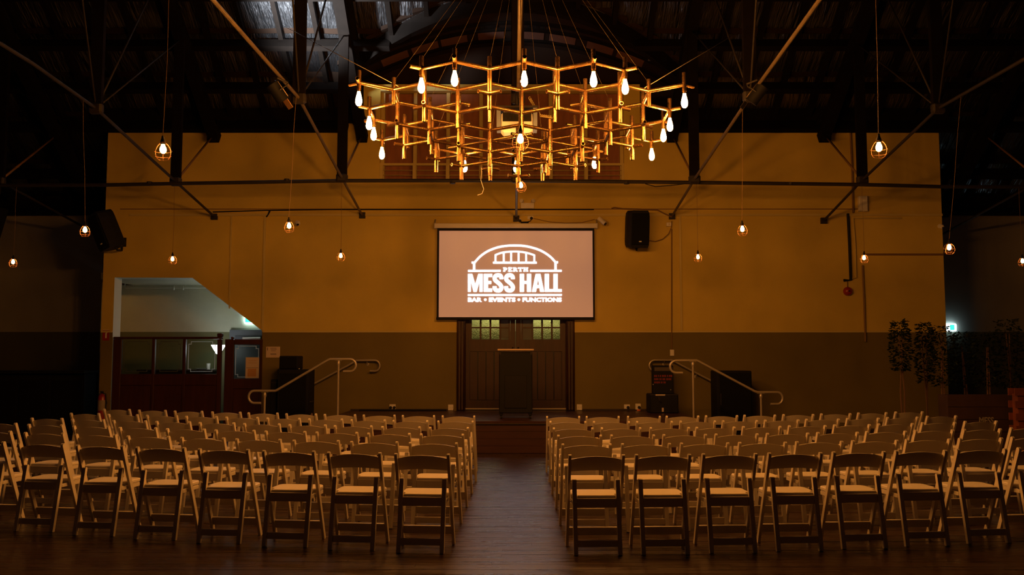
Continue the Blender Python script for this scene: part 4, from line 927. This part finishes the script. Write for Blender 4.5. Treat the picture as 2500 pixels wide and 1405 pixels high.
MB().lathe([(.0785, hx - .30), (.0795, hx - .30), (.0795, hx - .10), (.0785, hx - .10)], 16).build('label_band', mat('shade_dimmed_label', (.30, .24, .18), .7), t)  # white label toned down, lens shading put into its colour
MB().box((0, -.02, hx + .06), (.03, .10, .03), None, 0, .006).build('valve', M_black, t); MB().tube([(0, -.03, hx + .05), (.08, -.03, hx + .02), (.095, -.03, hx - .15), (.09, -.03, hx - .3)], .011, 6).build('hose', M_rub, t)
MB().box((0, .10, hx * .7), (.10, .04, .05)).build('wall_bracket', M_steel, t)
# exit sign behind the trees
p = P(2321, 800, YR - .06); t = thing('exit_sign', p, 'bright green exit sign glowing behind the potted trees', 'sign')
MB().box((0, 0, 0), (.24, .05, .16), None, 0, .012).build('housing', M_exitw, t); MB().box((.02, -.027, 0), (.10, .005, .12)).build('symbol', M_exit, t); MB().box((0, .04, 0), (.1, .03, .06)).build('wall_mount', M_white, t)
# black counter in the dark bay
q0 = P(-40, 905, 18.8); q1 = P(238, 905, 18.8)
t = thing("dark_counter", ((q0.x + q1.x) / 2 - .35, 18.75, 0), 'long black bar counter in the dark bay beside the partition', 'counter'); wq = q1.x - q0.x + 1
MB().box((-.3, .1, q0.z / 2 - .03), (wq, .6, q0.z - .06)).build('body', M_black, t); MB().box((-.3, .05, q0.z - .03), (wq + .1, .75, .06), None, 0, .01).build('top', M_black, t)
for i in range(5): MB().box((-.3 - wq / 2 + (i + .5) * wq / 5, -.21, q0.z / 2 - .05), (wq / 5 - .06, .02, q0.z - .3), None, 0, .006).build('front_panel', M_blackg, t)
q0 = P(0, 540, 17.2); t = thing('side_loudspeaker', (q0.x - .19, 17.2, q0.z), 'black box loudspeaker hanging at the edge of the dark bay', 'loudspeaker')
MB().box((0, 0, 0), (.40, .35, .62), Matrix.Rotation(.25, 3, 'Y'), 0, .03).build('cabinet', M_black, t); MB().box((0, -.18, 0), (.32, .02, .5), Matrix.Rotation(.25, 3, 'Y'), 0, .006).build('grille', M_blackg, t)
MB().tube([(0, 0, .25), (0, .3, .6), (0, 0, zr_(17.2) - q0.z - .3)], .014, 6).build('hanging_bar', M_steel, t)

# ------------------------------------------------------------------ projector
p = P(1262, 300, 12.0); t = thing('projector', p, 'white ceiling projector on a bracket behind the chandelier', 'projector')
MB().box((0, 0, -.02), (.43, .34, .29), None, 0, .045).build('body', M_white, t); MB().box((0, -.171, .035), (.385, .008, .125), None, 0, .003).build('rear_panel', M_lens, t)
for k in range(6): MB().box((-.15 + k * .06, -.177, .02), (.022, .006, .03)).build('port', M_black, t)
for s in (-1, 1): MB().box((s * .245, 0, .03), (.055, .30, .27)).build('side_bracket', M_blue, t)
MB().box((0, 0, .18), (.56, .34, .02)).build('shelf', M_steel, t); MB().tube([(0, 0, .19), (0, 0, 5.19 - p.z)], .025, 8).build('pole', M_steel, t)
MB().lathe([(0, 0), (.045, 0), (.05, .05), (.035, .055), (0, .04)], 14).build('lens', M_lens, t, (.08, .17, 0)).rotation_euler = (-math.pi / 2, 0, 0)
co = []
def coil(a, b, n, r):
    a = Vector(a); b = Vector(b); return [a + (b - a) * (k / (n * 8)) + Vector((r * math.cos(k * math.pi / 4), 0, r * math.sin(k * math.pi / 4))) for k in range(n * 8 + 1)]
A = P(1292, 238, 11.9); B = P(1310, 268, 11.9); D = P(1318, 282, 11.9); E_ = P(1348, 286, 11.9)
cl = MB().tube(coil(A, B, 7, .016) + coil(D, E_, 6, .016), .003, 5).build('coiled_lead', M_trim); tag(cl, 'pale coiled lead hanging beside the projector', 'cable')
# stage spotlights clamped to the tie rods
def spot(px, py, X, Y, label, aimdir, flap):
    p = PX(px, py, X); t = thing('stage_spotlight', p, label, 'spotlight'); d = Vector(aimdir).normalized(); R = d.to_track_quat('-Z', 'Y').to_matrix()
    def tr(v): return R @ Vector(v)
    MB().tube([tr((0, 0, .13)), tr((0, 0, .11)), tr((0, 0, -.12)), tr((0, 0, -.14))], [.06, .082, .082, .088], 16).build('can', M_black, t)
    MB().tube([tr((0, .085, .10)), tr((0, .085, -.12))], .012, 6).build('side_rib', M_pine if flap else M_rod, t)
    MB().tube([tr((.09, 0, 0)), tr((.10, .11, 0)), tr((0, .16, 0)), tr((-.10, .11, 0)), tr((-.09, 0, 0))], .008, 6).build('yoke', M_steel, t)
    c = Vector((0, 0, .18)); MB().tube([tr((0, .16, 0)), tr((0, .20, .02)), c], .014, 8).build('clamp', M_steel, t)
    if flap: MB().box(tr((0, .03, -.20)), (.15, .006, .13), R, 0, .002).build('flap', M_tan, t)
    else: MB().box(tr((0, .06, -.22)), (.13, .006, .10), R, 0, .002).build('flap', M_steel, t)
    return t
spot(676, 224, -3.0, 12, 'black stage spotlight with a tan flap clamped to the tie rod', (.5, .35, -.75), True)
spot(1850, 228, 3.2, 12, 'black stage spotlight without tan flap clamped to the tie rod', (-.55, .3, -.75), False)

# ------------------------------------------------------------------ potted trees and planters
def tree(px, pt, pb, Y, rx, label, seed, pot_w=.34, zf=None):
    r = random.Random(seed); top = P(px, pt, Y); x = top.x; bot = P(px, pb, Y).z; t = thing('potted_tree', (x, Y, 0), label, 'potted tree')
    MB().lathe([(0, .0), (pot_w * .42, 0), (pot_w * .5, .42), (pot_w * .46, .42), (pot_w * .44, .36), (0, .36)], 16).build('pot', M_trough, t)
    for k in range(2): MB().tube([(.03 * k, 0, .36), (.03 * k + r.uniform(-.03, .03), 0, 1.0), (r.uniform(-.05, .05), 0, top.z - .25)], [.017, .015, .008], 6).build('stem', M_bark, t)
    lf = MB()
    for i in range(620):
        u = r.random(); z = bot + (top.z - bot) * u; sp_ = rx * (1.0 - .55 * abs(u - .45) ** 1.4 * 1.6); a = r.uniform(0, 6.283); rr = sp_ * math.sqrt(r.random())
        c = Vector((rr * math.cos(a), rr * math.sin(a) * .8, z)); d = Vector((math.cos(a) + r.uniform(-.6, .6), math.sin(a) + r.uniform(-.6, .6), r.uniform(-.9, .5))).normalized()
        L = r.uniform(.045, .085); wv = d.cross(Vector((r.uniform(-1, 1), r.uniform(-1, 1), 1))).normalized() * L * .28; nrm = d.cross(wv).normalized() * L * .08
        lf.add([c, c + d * L * .5 + wv + nrm, c + d * L, c + d * L * .5 - wv + nrm, c + d * L * .5 - nrm * .4], [(0, 1, 4), (1, 2, 4), (2, 3, 4), (3, 0, 4)], True)
    lf.build('foliage', M_leaf, t); return t
tree(2196, 784, 905, 15.0, .17, 'slim dark potted tree standing first in line from the stage', 1)
tree(2254, 788, 930, 15.6, .15, 'thin dark potted tree second in line from the stage', 2)
tree(2296, 795, 945, 15.0, .22, 'dark potted tree just beside the glowing exit sign', 3)
tree(2352, 812, 945, 15.65, .28, 'broad dark potted tree partly in front of the exit sign', 4)
tree(2404, 812, 945, 15.0, .27, 'dark potted tree behind the lettered trough', 5)
tree(2458, 780, 950, 15.65, .28, 'tallest dark potted tree, beside the orange pallet stack', 6)
q0 = P(2290, 945, 14.55); q1 = P(2470, 945, 14.55); qz = P(2380, 962, 14.55).z
t = thing('planter_trough', ((q0.x + q1.x) / 2, 14.4, 0), 'dark timber planter trough lettered MESS below the potted trees', 'planter'); wq = q1.x - q0.x
MB().box((0, 0, .05), (wq - .02, .28, .1)).build('floor_tray', M_black, t)
for k in range(5):
    z = .02 + k * (qz - .02) / 5
    MB().box((0, -.15, z + (qz / 5) / 2 - .003), (wq, .022, qz / 5 - .012)).build('plank', M_trough, t)
for s in (-1, 1): MB().box((s * (wq / 2 - .011), 0, qz / 2), (.022, .278, qz - .02)).build('end_board', M_trough, t)
MB().box((0, .15, qz / 2), (wq, .022, qz - .02)).build('back_board', M_trough, t)
xl0 = P(2391, 1025, 14.23).x - t.location.x; xl1 = P(2427, 1025, 14.23).x - t.location.x; zl1 = P(2400, 1019, 14.23).z; 
text_mesh('MESS', 'lettering', mat('faded_white_print', (.34, .30, .25), .8), t, xl0, xl1, zl1 - .11, zl1, -.1625, .002, bold=.03)
q0 = P(2478, 950, 13.9); t = thing('pallet_stack', (q0.x + .35, 14.2, 0), 'orange-brown pallet timber stack at the edge of the trees', 'pallet'); zt = q0.z
for k in range(6):
    z = zt - .10 - k * .19
    if z < .05: break
    MB().box((0, -.3, z + .05), (.72, .02, .11)).build('slat', M_pallet, t); MB().box((0, -.12, z + .05), (.72, .02, .11)).build('slat', M_pallet, t)
for s in (-.26, .05, .3): MB().box((s, -.21, zt / 2 - .03), (.09, .158, zt - .1)).build('bearer', M_pallet, t)

# ------------------------------------------------------------------ chairs
def chair_proto():
    t = thing('folding_chair', (0, 0, 0), '', 'chair', 'cream folding chairs in rows facing the stage')
    def bar(p0, p1, w, n=6):            # side profile of a flat bar with rounded ends, in the y-z plane
        a = Vector(p0); b = Vector(p1); d = (b - a).normalized(); nn = Vector((-d.y, d.x)); o = []
        for k in range(n + 1):
            u = math.pi * k / n; o.append(b + (nn * math.cos(u) + d * math.sin(u)) * w / 2)
        o += [a - nn * w / 2, a + nn * w / 2]; return [(q.x, q.y) for q in o]
    for s in (-1, 1):
        x = s * .215; MB().prism(bar((.16, .0), (-.16, .765), .040), x - .0115, x + .0115, 'x').build('leg', M_cream, t)
        x = s * .176; MB().prism(bar((-.215, .0), (-.105, .565), .032), x - .017, x + .017, 'x').build('leg', M_cream, t)
    bk = MB(); N = 10
    for i in range(N):
        A = []
        for k in (i, i + 1):
            u = -1 + 2 * k / N; x = u * .204; cb = 1 - u * u; zt = .742 + .027 * cb; zb = .640 + .014 * cb; y0 = -.155 - .030 * cb + .02; sl = .042
            A += [(x, y0 - .0 - sl * .2, zt), (x, y0 + .016 - sl * .2, zt), (x, y0 + .016 + sl, zb), (x, y0 + sl, zb)]
        bk.add(A, [(0, 1, 5, 4), (1, 2, 6, 5), (2, 3, 7, 6), (3, 0, 4, 7)] + ([(0, 3, 2, 1)] if i == 0 else []) + ([(4, 5, 6, 7)] if i == N - 1 else []), True)
    bk.build('backrest', M_cream, t)
    def pad(z0, z1, ins, name, m):
        w0, w1, y0, y1 = .155 - ins, .198 - ins, -.135 + ins, .215 - ins; c = .045
        poly = [(-w0, y0), (w0, y0), (w0 + .002, y0 + .08), (w1, y0 + .12), (w1, y1 - c), (w1 - c * .3, y1 - c * .3), (w1 - c, y1), (-w1 + c, y1), (-w1 + c * .3, y1 - c * .3), (-w1, y1 - c), (-w1, y0 + .12), (-w0 - .002, y0 + .08)]
        b = MB(); b.prism(poly, z0, z1 - .008, 'z')
        n = len(poly); inn = [(x * .97, y0 + (y - y0) * .97 + .004) for x, y in poly]
        b.add([(x, y, z1 - .008) for x, y in poly] + [(x, y, z1) for x, y in inn], [(i, (i + 1) % n, n + (i + 1) % n, n + i) for i in range(n)] + [tuple(range(n, 2 * n))], False)
        b.build(name, m, t)
    pad(.415, .428, .004, 'seat_frame', M_cream); pad(.4285, .455, 0, 'seat', M_pad)
    ap = MB(); ap.box((0, -.137, .397), (.318, .018, .075), None, 0, .004); ap.build('seat_rail', M_cream, t)
    for s in (-1, 1): MB().box((s * .187, .03, .398), (.016, .30, .032), None, 0, .003).build('side_rail', M_cream, t)
    MB().box((0, .112, .128), (.405, .018, .075), Matrix.Rotation(math.radians(22), 3, 'X'), 0, .003).build('stretcher', M_cream, t)
    MB().box((0, -.198, .088), (.318, .018, .055), None, 0, .003).build('stretcher', M_cream, t)
    return t
CH = {
  ('L', 6): [(-0.716, 7.564, -0.0876), (-1.285, 7.674, -0.0953), (-1.856, 7.804, -0.1031), (-2.448, 7.953, -0.1111), (-3.044, 8.104, -0.1191), (-3.649, 8.277, -0.1271), (-4.277, 8.474, -0.1354), (-4.924, 8.667, -0.1436)],
  ('L', 5): [(-0.71, 8.539, -0.0864), (-1.267, 8.638, -0.0954), (-1.837, 8.778, -0.1047), (-2.423, 8.923, -0.114), (-3.012, 9.082, -0.1233), (-3.612, 9.251, -0.1326), (-4.233, 9.463, -0.1423), (-4.864, 9.667, -0.1518), (-5.548, 9.913, -0.162)],
  ('L', 4): [(-0.703, 9.484, -0.0845), (-1.26, 9.592, -0.0942), (-1.826, 9.73, -0.104), (-2.4, 9.867, -0.1138), (-2.983, 10.018, -0.1236), (-3.578, 10.195, -0.1336), (-4.184, 10.385, -0.1435), (-4.811, 10.609, -0.1538), (-5.466, 10.86, -0.1644), (-6.141, 11.107, -0.1747)],
  ('L', 3): [(-0.693, 10.402, -0.1006), (-1.246, 10.514, -0.107), (-1.814, 10.652, -0.1135), (-2.375, 10.807, -0.1199), (-2.957, 10.981, -0.1266), (-3.549, 11.158, -0.1332), (-4.149, 11.35, -0.1399), (-4.765, 11.541, -0.1467), (-5.386, 11.754, -0.1534), (-6.031, 11.992, -0.1604)],
  ('L', 2): [(-0.685, 11.436, -0.0943), (-1.254, 11.544, -0.1023), (-1.804, 11.679, -0.11), (-2.375, 11.836, -0.118), (-2.957, 12.004, -0.126), (-3.548, 12.175, -0.134), (-4.151, 12.369, -0.1422), (-4.757, 12.563, -0.1501), (-5.38, 12.781, -0.1583), (-6.031, 13.042, -0.1669)],
  ('L', 1): [(-0.713, 12.467, -0.0729), (-1.26, 12.535, -0.0863), (-1.809, 12.64, -0.0996), (-2.373, 12.781, -0.1133), (-2.943, 12.932, -0.1268), (-3.535, 13.135, -0.1408), (-4.131, 13.368, -0.1549), (-4.761, 13.596, -0.1689), (-5.389, 13.835, -0.1823), (-6.034, 14.093, -0.1956)],
  ('R', 6): [(0.676, 7.491, 0.0254), (1.212, 7.519, 0.0376), (1.762, 7.576, 0.0501), (2.314, 7.646, 0.0626), (2.871, 7.736, 0.0752), (3.431, 7.841, 0.0877), (4.0, 7.957, 0.1001), (4.6, 8.1, 0.1131)],
  ('R', 5): [(0.67, 8.416, 0.0294), (1.213, 8.453, 0.0412), (1.758, 8.509, 0.0529), (2.307, 8.582, 0.0647), (2.86, 8.669, 0.0765), (3.42, 8.776, 0.0883), (3.983, 8.908, 0.1003), (4.55, 9.032, 0.1118), (5.142, 9.185, 0.1237)],
  ('R', 4): [(0.679, 9.361, 0.0251), (1.217, 9.389, 0.039), (1.753, 9.442, 0.0527), (2.298, 9.513, 0.0666), (2.85, 9.61, 0.0806), (3.406, 9.718, 0.0945), (3.97, 9.856, 0.1086), (4.561, 10.029, 0.1233), (5.156, 10.175, 0.1368), (5.785, 10.386, 0.1516)],
  ('R', 3): [(0.679, 10.312, 0.0134), (1.214, 10.337, 0.0314), (1.764, 10.38, 0.0497), (2.29, 10.445, 0.067), (2.838, 10.543, 0.085), (3.396, 10.668, 0.1031), (3.966, 10.817, 0.1213), (4.548, 10.992, 0.1393), (5.159, 11.204, 0.1578), (5.782, 11.424, 0.1755)],
  ('R', 2): [(0.689, 11.364, -0.0076), (1.221, 11.36, 0.0142), (1.751, 11.38, 0.0358), (2.297, 11.447, 0.0581), (2.839, 11.529, 0.0798), (3.393, 11.645, 0.1017), (3.958, 11.802, 0.1238), (4.54, 11.975, 0.1454), (5.143, 12.189, 0.1672), (5.784, 12.452, 0.1894)],
  ('R', 1): [(0.687, 12.352, -0.0079), (1.214, 12.355, 0.0135), (1.768, 12.375, 0.0359), (2.293, 12.433, 0.0569), (2.839, 12.523, 0.0787), (3.386, 12.634, 0.1001), (3.957, 12.775, 0.1218), (4.538, 12.954, 0.1434), (5.139, 13.177, 0.1652), (5.768, 13.419, 0.1866)],
}
ORD = ['', 'first', 'second', 'third', 'fourth', 'fifth', 'sixth', 'seventh', 'eighth', 'ninth', 'tenth', 'eleventh']
cp = chair_proto(); first = True
for (side, row), lst in CH.items():
    for i, (x, y, a) in enumerate(lst):
        lab = 'cream folding chair, %s seat from the aisle, %s row from the stage, %s side' % (ORD[i + 1], ORD[row], 'partition' if side == 'L' else 'potted-tree')
        if first: cp.location = (x, y, 0.001); cp.rotation_euler = (0, 0, a); cp['label'] = lab; first = False
        else: dup(cp, (x, y, 0.001), a, lab)
